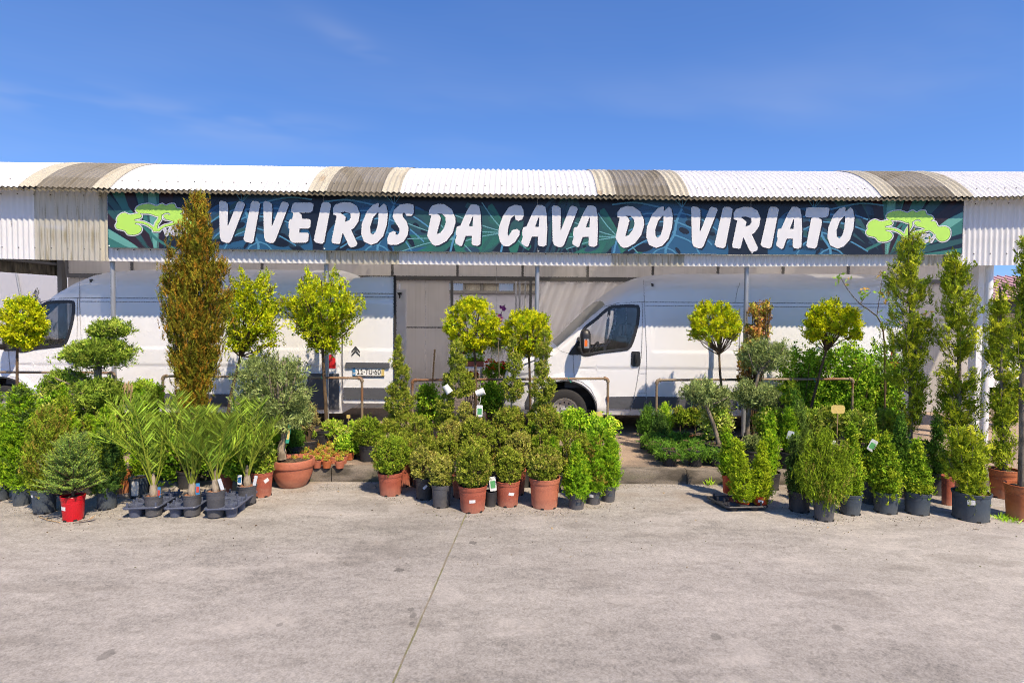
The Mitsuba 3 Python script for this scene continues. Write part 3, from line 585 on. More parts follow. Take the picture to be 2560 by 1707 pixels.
# ------------------------------------------------------------------ vans
PTOP = [(0, .62), (.03, .80), (.10, .95), (.22, 1.08), (.40, 1.17), (.62, 1.24), (.80, 1.305), (1.0, 1.50), (1.22, 1.73), (1.46, 1.965), (1.70, 2.16), (1.93, 2.315), (2.15, 2.415), (2.35, 2.46), (2.7, 2.485), (4.5, 2.50), (5.80, 2.50), (5.92, 2.46), (5.985, 2.36), (6.0, 2.2)]
PT = np.array(PTOP); WHX = (0.948, 4.983); WZ, WR = 0.345, 0.475
VW = 1.025
def vtop(x): return np.interp(x, PT[:, 0], PT[:, 1])
def vbot(x):
    z = np.full_like(x, 0.30) + .05 * np.clip(1 - x / .3, 0, 1)
    for c in WHX:
        d = np.abs(x - c); a = np.where(d < WR, WZ + np.sqrt(np.maximum(WR ** 2 - d ** 2, 0)) * .97, 0); z = np.maximum(z, a)
    return z
def vhalf(x):
    return VW * (1 - .30 * np.clip(1 - x / .85, 0, 1) ** 2.4 - .012 * np.clip((x - 5.5) / .5, 0, 1) ** 2 - .022 * np.clip(1 - np.abs(x - 1.4) / 1.0, 0, 1))
sst = lambda a, b, t: (lambda q: q * q * (3 - 2 * q))(np.clip((t - a) / (b - a), 0, 1))
def sinset(x, z):
    i = .035 * np.clip((z - 1.2) / 1.2, 0, 1.2) ** 1.3
    body = sst(1.0, 1.25, x)
    i = i + .014 * sst(1.03, .985, z) * body - .004 * sst(1.0, .97, z) * body + .010 * sst(1.24, 1.285, z) * sst(2.2, 2.3, x)
    i = i + .012 * sst(1.94, 2.0, z) + .03 * sst(.42, .28, z)
    for c in WHX:
        rr = np.hypot(x - c, z - WZ); i = i - .016 * sst(WR + .13, WR + .02, rr) * sst(.2, .5, z)
    return i
def side_y(x, z): return -(vhalf(x) - sinset(x, z))
WIN = [(1.20, 1.545), (1.40, 1.735), (1.60, 1.905), (1.76, 1.935), (1.985, 1.938), (2.035, 1.90), (2.022, 1.68), (1.945, 1.40), (1.89, 1.31), (1.82, 1.285), (1.50, 1.248), (1.20, 1.215)]
WINP = Polygon(bspline(WIN, 60, True)).buffer(0)
def van_grid():
    xs = np.unique(np.concatenate([np.linspace(0, .12, 8), np.linspace(.12, .45, 12), np.arange(.45, 2.3, .024), np.arange(2.3, 4.45, .09), np.arange(4.45, 5.55, .03), np.linspace(5.55, 5.9, 8), np.linspace(5.9, 6.0, 8)]))
    ns, nt = 92, 22
    zt, zb = vtop(xs), vbot(xs)
    hc = np.interp(xs, [0, .3, .8, 1.4, 2.0, 2.5, 6.0], [.22, .16, .10, .20, .30, .36, .36]); hc = np.minimum(hc, (zt - zb) * .6)
    zs = zt - hc; rows = []
    for k in range(ns):
        z = zb + (zs - zb) * k / (ns - 1); rows.append(np.stack([xs, side_y(xs, z), z], -1))
    for k in range(1, nt + 1):
        a = k / nt * math.pi / 2; n = 2.6
        wy = -side_y(xs, zs); y = -wy * np.cos(a) ** (2 / n) if k < nt else 0 * xs; z = zs + hc * np.sin(a) ** (2 / n)
        rows.append(np.stack([xs, y, z], -1))
    return xs, ns, nt, np.stack(rows, 1)
VX, NS_, NT_, VG = van_grid()
def van_shells():
    nx, nr = VG.shape[:2]
    half = VG; other = half[:, ::-1] * np.array([1, -1, 1.0]); g = np.concatenate([half, other[:, 1:]], 1); m = g.shape[1]
    v = g.reshape(-1, 3); f = []; glass = []
    from shapely import contains_xy
    i, j = np.meshgrid(np.arange(nx - 1), np.arange(m - 1), indexing='ij')
    q = np.stack([i * m + j, (i + 1) * m + j, (i + 1) * m + j + 1, i * m + j + 1], -1).reshape(-1, 4)
    c = v[q].mean(1); win = contains_xy(WINP, c[:, 0], c[:, 2]) & (np.abs(c[:, 1]) > .72) & (c[:, 2] < 2.0)
    ws = (c[:, 0] > .84) & (c[:, 0] < 1.56) & (np.abs(c[:, 1]) < .86) & (c[:, 2] > vtop(c[:, 0]) - .115)
    qb, qw = q[~win & ~ws], q[ws]
    tri = lambda a: np.vstack([a[:, [0, 1, 2]], a[:, [0, 2, 3]]])
    # nose and tail caps
    caps = []
    for ii, fl in ((0, False), (nx - 1, True)):
        ring = ii * m + np.arange(m); 
        for a in range(m // 2):
            b = m - 1 - a
            if b - a > 1: caps.append([ring[a], ring[a + 1], ring[b - 1]] if fl else [ring[a], ring[b - 1], ring[a + 1]]); caps.append([ring[a], ring[b - 1], ring[b]] if fl else [ring[a], ring[b], ring[b - 1]])
    body = TM(v, np.vstack([tri(qb), np.array(caps)]))
    return body, TM(v, tri(qw))
def on_side(poly, off, step=.03):
    """a sheet that follows the van's side, from a polygon in (x, z), off metres proud of it"""
    poly = poly.segmentize(step) if hasattr(poly, 'segmentize') else poly
    v, f = poly2d(poly); w = np.stack([v[:, 0], side_y(v[:, 0], v[:, 1]) - off, v[:, 1]], -1); return facing(w, f)
def on_side_thick(poly, off, th=.012):
    a = on_side(poly, off); out = [a]
    for g in getattr(poly, 'geoms', [poly]):
        for r_ in [g.exterior] + list(g.interiors):
            c = np.array(r_.segmentize(.03).coords); n = len(c)
            y = side_y(c[:, 0], c[:, 1]); v = np.vstack([np.stack([c[:, 0], y - off, c[:, 1]], -1), np.stack([c[:, 0], y - off + th, c[:, 1]], -1)])
            i = np.arange(n - 1); f = np.vstack([np.stack([i, i + 1, i + 1 + n], 1), np.stack([i, i + 1 + n, i + n], 1)]); out.append(TM(v, f))
    return cat(out)
def sline(pts, w=.014, off=.006):
    return on_side(LineString(pts).segmentize(.03).buffer(w / 2, cap_style=2), off)
mirror = lambda m: TM(m.vertices * [1, -1, 1], m.faces[:, ::-1])
VB, VWS = van_shells()
ring = WINP.buffer(.022).difference(WINP.buffer(-.024))
def wheel_parts():
    out = {}
    tp = [(.20, -.10), (.235, -.112), (.29, -.115), (.325, -.105), (.338, -.08), (.341, 0), (.338, .08), (.325, .105), (.28, .11), (.2, .1)]
    tyre = lathe(tp, 48); 
    rp = [(.0, -.060), (.035, -.062), (.05, -.058), (.055, -.035), (.10, -.032), (.15, -.052), (.172, -.055), (.185, -.085), (.198, -.104), (.206, -.108), (.208, -.09)]
    rim = lathe(rp, 40)
    holes = []
    for k in range(12):
        a = k * math.tau / 12; c = trimesh.creation.cylinder(.014, .004, sections=12); c.apply_translation((.135 * math.cos(a), .135 * math.sin(a), -.051)); holes.append(c)
    for k in range(5):
        a = k * math.tau / 5; c = trimesh.creation.cylinder(.010, .02, sections=8); c.apply_translation((.075 * math.cos(a), .075 * math.sin(a), -.045)); holes.append(c)
    R = trimesh.transformations.rotation_matrix(-math.pi / 2, (1, 0, 0))
    for n_, m in (('tyre', tyre), ('rim', rim), ('rim_hole', cat(holes))):
        m.apply_transform(R)  # axis z -> y ; outer face (-z) to -y
        out[n_] = m
    # make sure the outer face looks to -y
    if out['rim'].vertices[:, 1].min() > -.1: 
        for m in out.values(): m.vertices[:, 1] *= -1
    return out
WP = wheel_parts()
def arch_strip():
    out = []
    for s in (1,):
        a = np.linspace(.02, math.pi - .02, 40); p = np.stack([.948 + (WR + .008) * np.cos(a), WZ + (WR * .97 + .008) * np.sin(a)], -1)
        out.append(sline(p, .02, .003))
    return cat(out)
def well(xc):
    a = np.linspace(-.15, math.pi + .15, 30); v = []
    for y in (-1.0, -.55):
        for t in a: v.append([xc + (WR + .03) * math.cos(t), y, WZ + (WR + .02) * math.sin(t)])
    m1 = TM(v, grid_faces(2, 30)); v2 = np.array([[xc + (WR + .03) * math.cos(t), -.55, WZ + (WR + .02) * math.sin(t)] for t in a] + [[xc, -.55, WZ]])
    return cat([m1, TM(v2, [[i, i + 1, 30] for i in range(29)])])
pd = {}
def pdict(name, mesh, mat, smooth=30): pd[name] = mikit.ply(mesh, mat, smooth=smooth)
pdict('body', VB, 'van_paint', 38); pdict('windscreen', VWS, 'windscreen_tint', True)
pdict('window_seal', on_side_thick(ring, .006, .014), 'black_plastic', False); pdict('window_seal2', mirror(on_side_thick(ring, .006, .014)), 'black_plastic', False)
pdict('window', on_side(WINP.buffer(-.01), .001), 'window_glass', False); pdict('window2', mirror(on_side(WINP.buffer(-.01), .001)), 'window_glass', False)
pdict('window_bar', on_side_thick(Polygon([(1.585, 1.90), (1.625, 1.91), (1.555, 1.245), (1.51, 1.245)]), .004, .02), 'black_plastic', False)
pdict('lower_seam', cat([sline([(2.11, 2.33), (2.135, 1.7), (2.16, 1.3), (2.165, .6), (2.165, .4)], .006), sline([(2.09, 2.0), (2.095, 1.6), (2.085, 1.2), (2.02, .75), (1.96, .45), (1.93, .36)], .008),
     sline([(1.06, 1.21), (1.075, 1.0), (1.085, .88)], .007), sline([(.78, 1.33), (.90, 1.25), (1.06, 1.215)], .005), sline([(1.085, .83), (1.2, .80), (1.33, .70), (1.42, .53), (1.44, .36)], .006), sline([(2.06, .93), (2.165, .93)], .005), sline([(2.03, .64), (2.165, .64)], .005)]), 'seam_grey', False)
pdict('roof_seam', cat([sline([(1.35, 1.80), (1.50, 1.92), (1.75, 1.985), (2.1, 2.0), (3.5, 2.0), (5.9, 2.0)], .009), sline([(2.12, 1.945), (3.5, 1.945), (5.75, 1.945)], .008), sline([(3.55, 1.93), (3.55, 1.3), (3.55, .62)], .006), sline([(3.55, 2.3), (3.50, 2.12), (3.49, 2.0)], .006)]), 'seam_grey', False)
mould = [Polygon([(1.56, .575), (1.99, .585), (1.945, .395), (1.60, .40)]), Polygon([(2.0, .585), (2.165, .585), (2.165, .395), (1.955, .395)]), Polygon([(2.175, .585), (3.53, .585), (3.53, .395), (2.175, .395)]), Polygon([(3.56, .585), (4.40, .585), (4.46, .395), (3.56, .395)]), Polygon([(5.55, .585), (5.86, .585), (5.86, .395), (5.50, .395)])]
for i, m in enumerate(mould): pdict('moulding%d' % i, on_side_thick(m.buffer(-.012).buffer(.012), .016, .02), 'grey_plastic', False)
pdict('handle', on_side_thick(rounded(Polygon([(1.935, 1.26), (2.065, 1.26), (2.07, 1.06), (2.03, 1.035), (1.955, 1.035), (1.93, 1.06)]), .02), .012, .02), 'black_plastic', False)
pdict('handle_grip', tube([(2.0, -1.05, 1.235), (2.0, -1.066, 1.20), (2.0, -1.068, 1.13), (2.0, -1.05, 1.09)], .016, 8), 'black_plastic')
# mirror: arm base, housing, repeater
mb = on_side_thick(rounded(Polygon([(.98, 1.20), (1.30, 1.205), (1.31, 1.38), (1.24, 1.50), (1.16, 1.46), (1.03, 1.27)]), .02), .010, .02)
hs_ = trimesh.creation.box((.15, .22, .36)); hs_ = hs_.subdivide().subdivide(); q = hs_.vertices
hs_.vertices = q * np.array([1, 1, 1]); n_ = np.abs(q / np.array([.075, .11, .18])); sc_ = (n_ ** 4).sum(1) ** .25; hs_.vertices = q / np.maximum(sc_, 1e-6)[:, None]
hs_.apply_translation((1.215, -1.235, 1.41)); arm = tube([(1.15, -1.0, 1.30), (1.19, -1.16, 1.31)], .045, 8); arm2 = tube([(1.15, -1.0, 1.44), (1.19, -1.16, 1.44)], .035, 8)
pdict('mirror', cat([mb, arm, arm2]), 'black_plastic', 30); pdict('mirror_housing', hs_, 'black_plastic', True)
rp_ = trimesh.creation.box((.075, .012, .13)); rp_.apply_translation((1.222, -1.338, 1.385)); rq = trimesh.creation.box((.04, .012, .09)); rq.apply_translation((1.212, -1.344, 1.39))
pdict('repeater', rp_, 'clear_lens', False); pdict('repeater_bulb', rq, 'orange_lens', False)
pdict('tyre', WP['tyre'], 'rubber', 40); pdict('rim', WP['rim'], 'rim_steel', 30); pdict('rim_hole', WP['rim_hole'], 'rubber', False)
for i, c in enumerate(WHX): pdict('wheel_well%d' % i, well(c), 'interior_dark', True)
pdict('underbody', box(.2, 5.9, -.72, .72, .26, .34), 'interior_dark', False)
pdict('arch_lip', arch_strip(), 'dark_trim', False)
pdict('headlight', on_side_thick(rounded(Polygon([(.16, .98), (.50, 1.13), (.70, 1.19), (.62, 1.06), (.45, .93), (.22, .86)]), .02), .006, .02), 'clear_lens', False)
pdict('front_bumper', on_side_thick(Polygon([(.0, .36), (.0, .62), (.25, .78), (.43, .78), (.46, .62), (.43, .36)]), .012, .03), 'grey_plastic', False)
pdict('tail_lamp', cat([on_side(Polygon([(5.78, .98), (5.93, .98), (5.93, 1.46), (5.85, 1.46)]), .01)]), 'red_lens', False)
pdict('tail_lamp_clear', on_side(Polygon([(5.86, 1.2), (5.93, 1.12), (5.93, 1.46), (5.86, 1.46)]), .013), 'clear_lens', False)
pdict('rear_corner', on_side_thick(Polygon([(5.45, .36), (5.45, .60), (5.55, .90), (5.98, .90), (5.98, .36)]), .014, .02), 'grey_plastic', False)
# cab: lining, seats, wheel, dash
def lining():
    keep = (VX > .95) & (VX < 2.25); g = VG[keep][:, 26:NS_ + 16] * np.array([1, .965, 1]); 
    n, m = g.shape[:2]; q = []
    from shapely import contains_xy
    c = (g[:-1, :-1] + g[1:, 1:]) / 2; inside = contains_xy(WINP.buffer(.03), c[..., 0], c[..., 2])
    i, j = np.nonzero(~inside); q = np.stack([i * m + j, (i + 1) * m + j, (i + 1) * m + j + 1, i * m + j + 1], -1)
    a = TM(g.reshape(-1, 3), np.vstack([q[:, [0, 1, 2]], q[:, [0, 2, 3]]])); return cat([a, TM(a.vertices * [1, -1, 1], a.faces[:, ::-1])])
pdict('cab_lining', lining(), 'interior_dark', True)
seats = []
for y in (-.52, .1, .55):
    seats += [box(1.75, 2.1, y - .22, y + .22, .75, .95), box(2.03, 2.16, y - .22, y + .22, .92, 1.45), box(2.06, 2.14, y - .12, y + .12, 1.47, 1.66)]
pdict('seat_row', cat(seats), 'interior_dark', False)
pdict('bulkhead', box(2.24, 2.27, -.95, .95, .35, 2.28), 'interior_dark', False)
pdict('dashboard', box(.95, 1.28, -.93, .93, .7, 1.20), 'interior_dark', False)
sw = tube([(1.42 + .2 * math.cos(a) * .45, -.5 + .2 * math.sin(a), 1.2 + .2 * math.cos(a) * .9) for a in np.linspace(0, math.tau, 25)], .014, 6); pdict('steering_wheel', sw, 'interior_dark')
def make_van(label, X0, Y0, z0=PLAT, rear_open=False):
    v = thing('parked_van', label, 'van'); M = T().translate([X0, Y0 + VW, z0])
    def put(n, key, parent=v, **k): return again(parent, n, {**pd[key], 'to_world': M}, **k)
    put('body', 'body'); put('windscreen', 'windscreen')
    for s in ('', '2'): w = put('window', 'window' + s); put('seal', 'window_seal' + s, w)
    put('window_bar', 'window_bar'); put('panel_gaps', 'lower_seam'); put('roof_seam', 'roof_seam')
    for i in range(5): put('side_moulding', 'moulding%d' % i)
    h = put('door_handle', 'handle'); put('grip', 'handle_grip', h)
    m = put('wing_mirror', 'mirror'); put('housing', 'mirror_housing', m); put('repeater', 'repeater', m); put('indicator_bulb', 'repeater_bulb', m)
    for i, c in enumerate(WHX):
        Mw = T().translate([X0 + c, Y0 + VW - .885, z0 + .341]); w = again(v, 'wheel', {**pd['tyre'], 'to_world': Mw}); again(w, 'rim', {**pd['rim'], 'to_world': Mw}); labels.__setitem__(again(w, 'rim_holes', {**pd['rim_hole'], 'to_world': Mw}), {'kind': 'stuff'})
        Mf = T().translate([X0 + c, Y0 + VW + .885, z0 + .341]).rotate([0, 0, 1], 180); w = again(v, 'wheel', {**pd['tyre'], 'to_world': Mf})
        put('wheel_well', 'wheel_well%d' % i)
    for n in ('underbody', 'arch_lip', 'headlight', 'front_bumper', 'cab_lining', 'seat_row', 'bulkhead', 'dashboard', 'steering_wheel'): put(n, n)
    l = put('tail_lamp', 'tail_lamp'); put('clear_lens', 'tail_lamp_clear', l); put('rear_corner', 'rear_corner')
    return v
YV1, YV2 = 8.66, 8.60; XV2 = W(181.6, 748, 8.60)[0] - 2.04
van1 = make_van('white high roof van on the right with its cab and front wheel showing', (1414 - 1280) / F * YV1 - .948, YV1)
van2 = make_van('white high roof van on the left with its rear doors open', XV2, YV2)
# open rear doors of the left van
XR = XV2 + 6.0
dx0, dx1 = W(857, 800, YV2)[0], W(985, 800, YV2)[0]
def dz(py): return W(920, py, YV2)[2]
dp = Polygon([(dx0, dz(1008)), (dx1, dz(1008)), (dx1, dz(691)), (dx0 + .42, dz(691)), (dx0 + .16, dz(694)), (dx0 + .02, dz(720)), (dx0 - .0, dz(760))])
dp = dp.buffer(-.015).buffer(.015)
def door_rel(z): zz = z - PLAT; return .014 * sst(1.03, .985, zz) + .010 * sst(1.24, 1.285, zz) + .012 * sst(1.955, 1.985, zz) + .04 * np.clip((zz - 1.9) / .5, 0, 1) ** 2
def door_mesh():
    from shapely import contains_xy
    xs = np.linspace(dx0, dx1, 14); out = []
    zs = np.linspace(dz(1008), dz(691), 90); v = []; 
    for z in zs:
        ln = dp.intersection(LineString([(dx0 - 1, z), (dx1 + 1, z)])); b = ln.bounds if not ln.is_empty else (dx0, z, dx1, z)
        X = np.linspace(b[0], b[2], 14); v += [[x, YV2 - .005 + door_rel(z), z] for x in X]
    v = np.array(v); f = grid_faces(90, 14); front = facing(v, f); back = TM(front.vertices + [0, .05, 0], front.faces[:, ::-1])
    return cat([front, back])
dr_ = part(van2, 'rear_door', door_mesh(), 'van_paint', 40, label='open rear door with number plate and chevron badge')
part(dr_, 'door_seal', box(dx1 - .004, dx1 + .022, YV2 - .012, YV2 + .07, dz(1008), dz(688)), 'rubber', False)
part(dr_, 'plate_trim', slab(rounded(sbox(W(863, 0, YV2)[0], dz(919), W(975, 0, YV2)[0], dz(906)), .015), .03, (0, YV2 + .004, 0)), 'grey_plastic', False)
part(dr_, 'lower_trim', slab(sbox(dx0 + .01, dz(997), dx1 - .005, dz(969)), .02, (0, YV2 + .004, 0)), 'grey_plastic', False)
part(dr_, 'door_gaps', cat([box(dx0 + .1, dx1, YV2 + .001, YV2 + .006, dz(734), dz(733)), box(dx0 + .1, dx1, YV2 + .0, YV2 + .006, dz(743), dz(742))]), 'gap_dark', False)
yp = YV2 - .006
plx0, plx1 = W(880, 0, yp)[0], W(961, 0, yp)[0]; pz0, pz1 = W(920, 939, yp)[2], W(920, 920, yp)[2]
pl = part(dr_, 'number_plate', box(plx0, plx1, yp, yp + .012, pz0, pz1), 'card_white', False, label='number plate reading 11-TU-60')
part(pl, 'blue_band', box(plx0, plx0 + .042, yp - .002, yp, pz0, pz1), 'card_blue', False)
part(pl, 'yellow_band', box(plx1 - .045, plx1, yp - .002, yp, pz0, pz1), 'card_yellow', False)
part(pl, 'plate_rim', box(plx0, plx1, yp - .003, yp + .002, pz0 - .018, pz0), 'black_plastic', False)
def text_at(s, height, x, z, y, width=None):
    m = meshkit.text_mesh(s, height, .0015, True); 
    if width: m.vertices[:, 0] *= width / m.extents[0]
    v = m.vertices; return TM(np.stack([x + v[:, 0], y - v[:, 2], z + v[:, 1]], -1), m.faces)
part(pl, 'plate_text', text_at('11·TU·60', .078, plx0 + .058, pz0 + .018, yp - .001, plx1 - plx0 - .12), 'gap_dark', False)
part(pl, 'band_letter', text_at('P', .03, plx0 + .012, pz0 + .016, yp - .003), 'card_white', False)
def P2(px, py): w = W(px, py, yp); return (w[0], w[2])
chev = []
for dy in (0, 9): chev.append(Polygon([P2(878, 878 + dy), P2(888.5, 864.5 + dy), P2(900, 878 + dy), P2(899.5, 883.5 + dy), P2(888.5, 873 + dy), P2(878.5, 883.5 + dy)]))
part(dr_, 'chevron_badge', slab(unary_union(chev), .008, (0, yp + .008, 0)), 'dark_trim', False)
cx0 = W(871, 0, yp)[0]; cx1 = W(908, 0, yp)[0]
part(dr_, 'badge_text', text_at('CITROËN', .028, cx0, W(890, 893, yp)[2], yp + .004, cx1 - cx0), 'dark_trim', False)
# far rear door, swung open, inner side to the camera
fx0, fx1 = W(960, 0, 10.3)[0], W(1014, 0, 10.3)[0]
fz0, fz1 = W(1000, 1000, 10.3)[2], W(1000, 723, 10.3)[2]
fd = part(van2, 'rear_door', cat([box(fx0 - .3, fx1, 10.3, 10.34, fz0, fz1), box(fx1 - .03, fx1 + .012, 10.28, 10.36, fz0, fz1)]), 'white_paint', False, label='far rear door seen from its inner side')
part(fd, 'latch', cat([box(fx1 - .13, fx1 - .06, 10.275, 10.3, fz1 - .10, fz1 - .06), box(fx1 - .105, fx1 - .085, 10.27, 10.3, fz1 - .16, fz1 - .06)]), 'black_plastic', False)
# ------------------------------------------------------------------ parked car glimpsed at the right edge
pc = thing('parked_car', 'pale grey car glimpsed behind the foliage at the right edge', 'car')
o = W(2505, 985, 15.0)
prof = [(-2.0, .3), (-2.05, .7), (-1.95, .95), (-1.2, 1.05), (-.7, 1.42), (.6, 1.46), (1.3, 1.1), (1.95, .95), (2.05, .6), (2.0, .3)]
pb = rounded(Polygon(prof), .08); b_ = slab(pb, 1.7, (o[0] - .9, 16.2, 0)); part(pc, 'body', b_, 'white_paint', 30)
part(pc, 'window', slab(rounded(Polygon([(-1.05, 1.06), (-.62, 1.36), (-.05, 1.39), (-.05, 1.06)]), .03), .006, (o[0] - .9, 14.502, 0)), 'black_plastic', False)
part(pc, 'window', slab(rounded(Polygon([(.02, 1.06), (.02, 1.39), (.55, 1.38), (1.1, 1.08)]), .03), .006, (o[0] - .9, 14.502, 0)), 'black_plastic', False)
for wx in (-1.25, 1.25):
    for wy in (14.62, 16.05):
        Mw = T().translate([o[0] - .9 + wx, wy, .30]).scale([.88, .88, .88]); w = again(pc, 'wheel', {**pd['tyre'], 'to_world': Mw}); again(w, 'rim', {**pd['rim'], 'to_world': Mw})
# ------------------------------------------------------------------ plant kit
def unit(v): return v / (np.linalg.norm(v, axis=-1, keepdims=True) + 1e-9)
def frame(d):
    ref = np.where(np.abs(d[..., 2:]) < .9, [0, 0, 1.0], [1.0, 0, 0]); a = unit(np.cross(d, ref)); return a, np.cross(d, a)
GAIN = np.array([1.55, 1.75, 1.0])
class Leaves:
    def __init__(s): s.v, s.f, s.c, s.n = [], [], [], 0
    def quads(s, p, d, side, L, Wd, col, wide=.45):
        m = p + d * (L * wide)[:, None]; t = p + d * L[:, None]; w = side * (Wd / 2)[:, None]; n = len(p)
        fold = np.cross(d, side) * (Wd * .18)[:, None]
        s.v.append(np.stack([p, m + w + fold, t, m - w + fold], 1).reshape(-1, 3)); i = np.arange(n) * 4 + s.n
        s.f.append(np.concatenate([np.stack([i, i + 1, i + 2], 1), np.stack([i, i + 2, i + 3], 1)])); s.c.append(np.repeat(col, 4, 0)); s.n += 4 * n
    def tris(s, p, d, side, L, Wd, col):
        t = p + d * L[:, None]; w = side * (Wd / 2)[:, None]; n = len(p)
        s.v.append(np.stack([p + w, t, p - w], 1).reshape(-1, 3)); i = np.arange(n) * 3 + s.n
        s.f.append(np.stack([i, i + 1, i + 2], 1)); s.c.append(np.repeat(col, 3, 0)); s.n += 3 * n
    def put(s, key, name='crown', mat='leaf', label=None):
        return part(key, name, TM(np.vstack(s.v), np.vstack(s.f)), mat, False, color=np.clip(np.vstack(s.c) * GAIN, .003, .82), label=label)
def sprigs(R, lv, tips, dirs, k, S, L, Wd, cols, tipcol=None, ang=50, tri=False, flat=False, jit=.25, shrink=.3, sag=0.0):
    n = len(tips); dirs = unit(dirs); a, b = frame(dirs); S = S * R.uniform(.7, 1.25, n)
    roll = R.uniform(0, math.tau, n); fa = np.cos(roll)[:, None] * a + np.sin(roll)[:, None] * b; fb = np.cross(dirs, fa)
    for j in range(k):
        t = (j + .5) / k; p = tips + dirs * ((t - 1) * S)[:, None]
        if sag: p = p - np.array([0, 0, 1.0]) * (sag * t * t * S)[:, None]
        ph = (j % 2) * math.pi + R.normal(0, .25, n) if flat else j * 2.4 + R.normal(0, .5, n)
        g = np.radians(ang * (1 - .45 * t) + R.normal(0, 12, n))
        d = unit(np.cos(g)[:, None] * dirs + np.sin(g)[:, None] * (np.cos(ph)[:, None] * fa + np.sin(ph)[:, None] * fb) + R.normal(0, jit * .5, (n, 3)))
        nrm = fb if flat else unit(dirs * .6 + R.normal(0, .6, (n, 3)))
        side = unit(np.cross(d, nrm)); sc = (1 - shrink * t) * R.uniform(.75, 1.2, n)
        c = cols if tipcol is None else cols * (1 - t ** 1.5 * .8) + tipcol * (t ** 1.5 * .8)
        c = c * np.where(R.random(n) < .22, R.uniform(1.2, 1.5, n), R.uniform(.65, 1.1, n))[:, None]
        (lv.tris if tri else lv.quads)(p, d, side, L * sc, Wd * sc, c)
def palette(R, tips, pal, scale=9.0, noise=.5):
    """colour of each sprig: entries (rgb, share), in soft clumps"""
    q = meshkit.fbm(tips * scale + 31.7, 2, int(R.integers(1e6))); q = (q - q.mean()) / (q.std() + 1e-6); q = q * (1 - noise) + R.normal(0, 1, len(tips)) * noise
    rank = np.argsort(np.argsort(q)) / len(q); cum = np.cumsum([s for _, s in pal]); cum = cum / cum[-1]
    return np.array([c for c, _ in pal], float)[np.minimum(np.searchsorted(cum, rank), len(pal) - 1)]
def ellipsoid(R, c, r, n, shell=.72, lump=.14, seed=None, lo=-1.0):
    d = unit(R.normal(size=(int(n * 1.6), 3))); d = d[d[:, 2] > lo][:n]; n = len(d)
    o_ = R.uniform(0, 50); k = meshkit.fbm(d * 2.2 + o_, 2) - .5 + .45 * (meshkit.fbm(d * 7 + o_, 2) - .5)
    rad = (shell + (1 - shell) * R.random(n) ** .6) * (1 + 2 * lump * k); rad = rad * np.where(R.random(n) < .02, R.uniform(1.02, 1.12, n), 1)
    return np.asarray(c) + d * rad[:, None] * np.asarray(r), unit(d / np.asarray(r))
def profile(R, base, zr, n, shell=.6, lump=.16, sq=1.0, lean=(0, 0)):
    zr = np.array(zr, float); H = zr[-1, 0]; z = R.random(n * 4) * (zr[-1, 0] - zr[0, 0]) + zr[0, 0]; rr = np.interp(z, zr[:, 0], zr[:, 1]); keep = R.random(n * 4) < rr / rr.max() * .92 + .08
    z, rr = z[keep][:n], rr[keep][:n]; n = len(z); a = R.uniform(0, math.tau, n); off = R.uniform(0, 50)
    q = np.stack([np.cos(a) * 1.4, np.sin(a) * 1.4, z * 7], -1) + off; k = meshkit.fbm(q, 3) - .5 + .5 * (meshkit.fbm(q * 2.7, 2) - .5)
    rad = rr * (shell + (1 - shell) * R.random(n) ** .6) * (1 + 2 * lump * k); rad = rad * np.where(R.random(n) < .05, R.uniform(1.02, 1.22, n), 1)
    u = (z - zr[0, 0]) / (H - zr[0, 0])
    p = np.asarray(base) + np.stack([rad * np.cos(a) + lean[0] * u, rad * np.sin(a) * sq + lean[1] * u, z], -1)
    return p, np.stack([np.cos(a), np.sin(a), 0 * a], -1)
def bunch(R, p, out, m, s, cap=9):
    s = min(s, cap)
    n = max(1, len(p) // m); i = np.repeat(np.arange(n), m); q = p[:n][i] + R.normal(0, 1, (len(i), 3)) * s * R.uniform(.6, 1.3, n)[i][:, None]
    return q, unit(out[:n][i] + R.normal(0, .25, (len(i), 3)))
def mixdir(R, out, o=1.0, up=.4, rnd=.4): return unit(out * o + np.array([0, 0, up]) + R.normal(0, rnd, out.shape))
def limbs(R, top, tips, n, r0, bend=.25, sides=5):
    idx = R.choice(len(tips), min(n, len(tips)), replace=False); out = []
    for i in idx:
        e = tips[i]; m = top + (e - top) * .5 + np.array([0, 0, -bend * np.linalg.norm((e - top)[:2])]) + R.normal(0, .02, 3)
        out.append(tube(bspline([top + R.normal(0, .006, 3), m, e], 8), np.linspace(r0, r0 * .25, 9)[:len(bspline([top, m, e], 8))], sides, False))
    return out
def stem(R, a, b, r0, r1, wob=.012, n=7, sides=8):
    t = np.linspace(0, 1, n)[:, None]; p = np.asarray(a) * (1 - t) + np.asarray(b) * t; w = R.normal(0, wob, (n, 3)); w[0] = w[-1] = 0; return tube(p + w, np.linspace(r0, r1, n), sides)
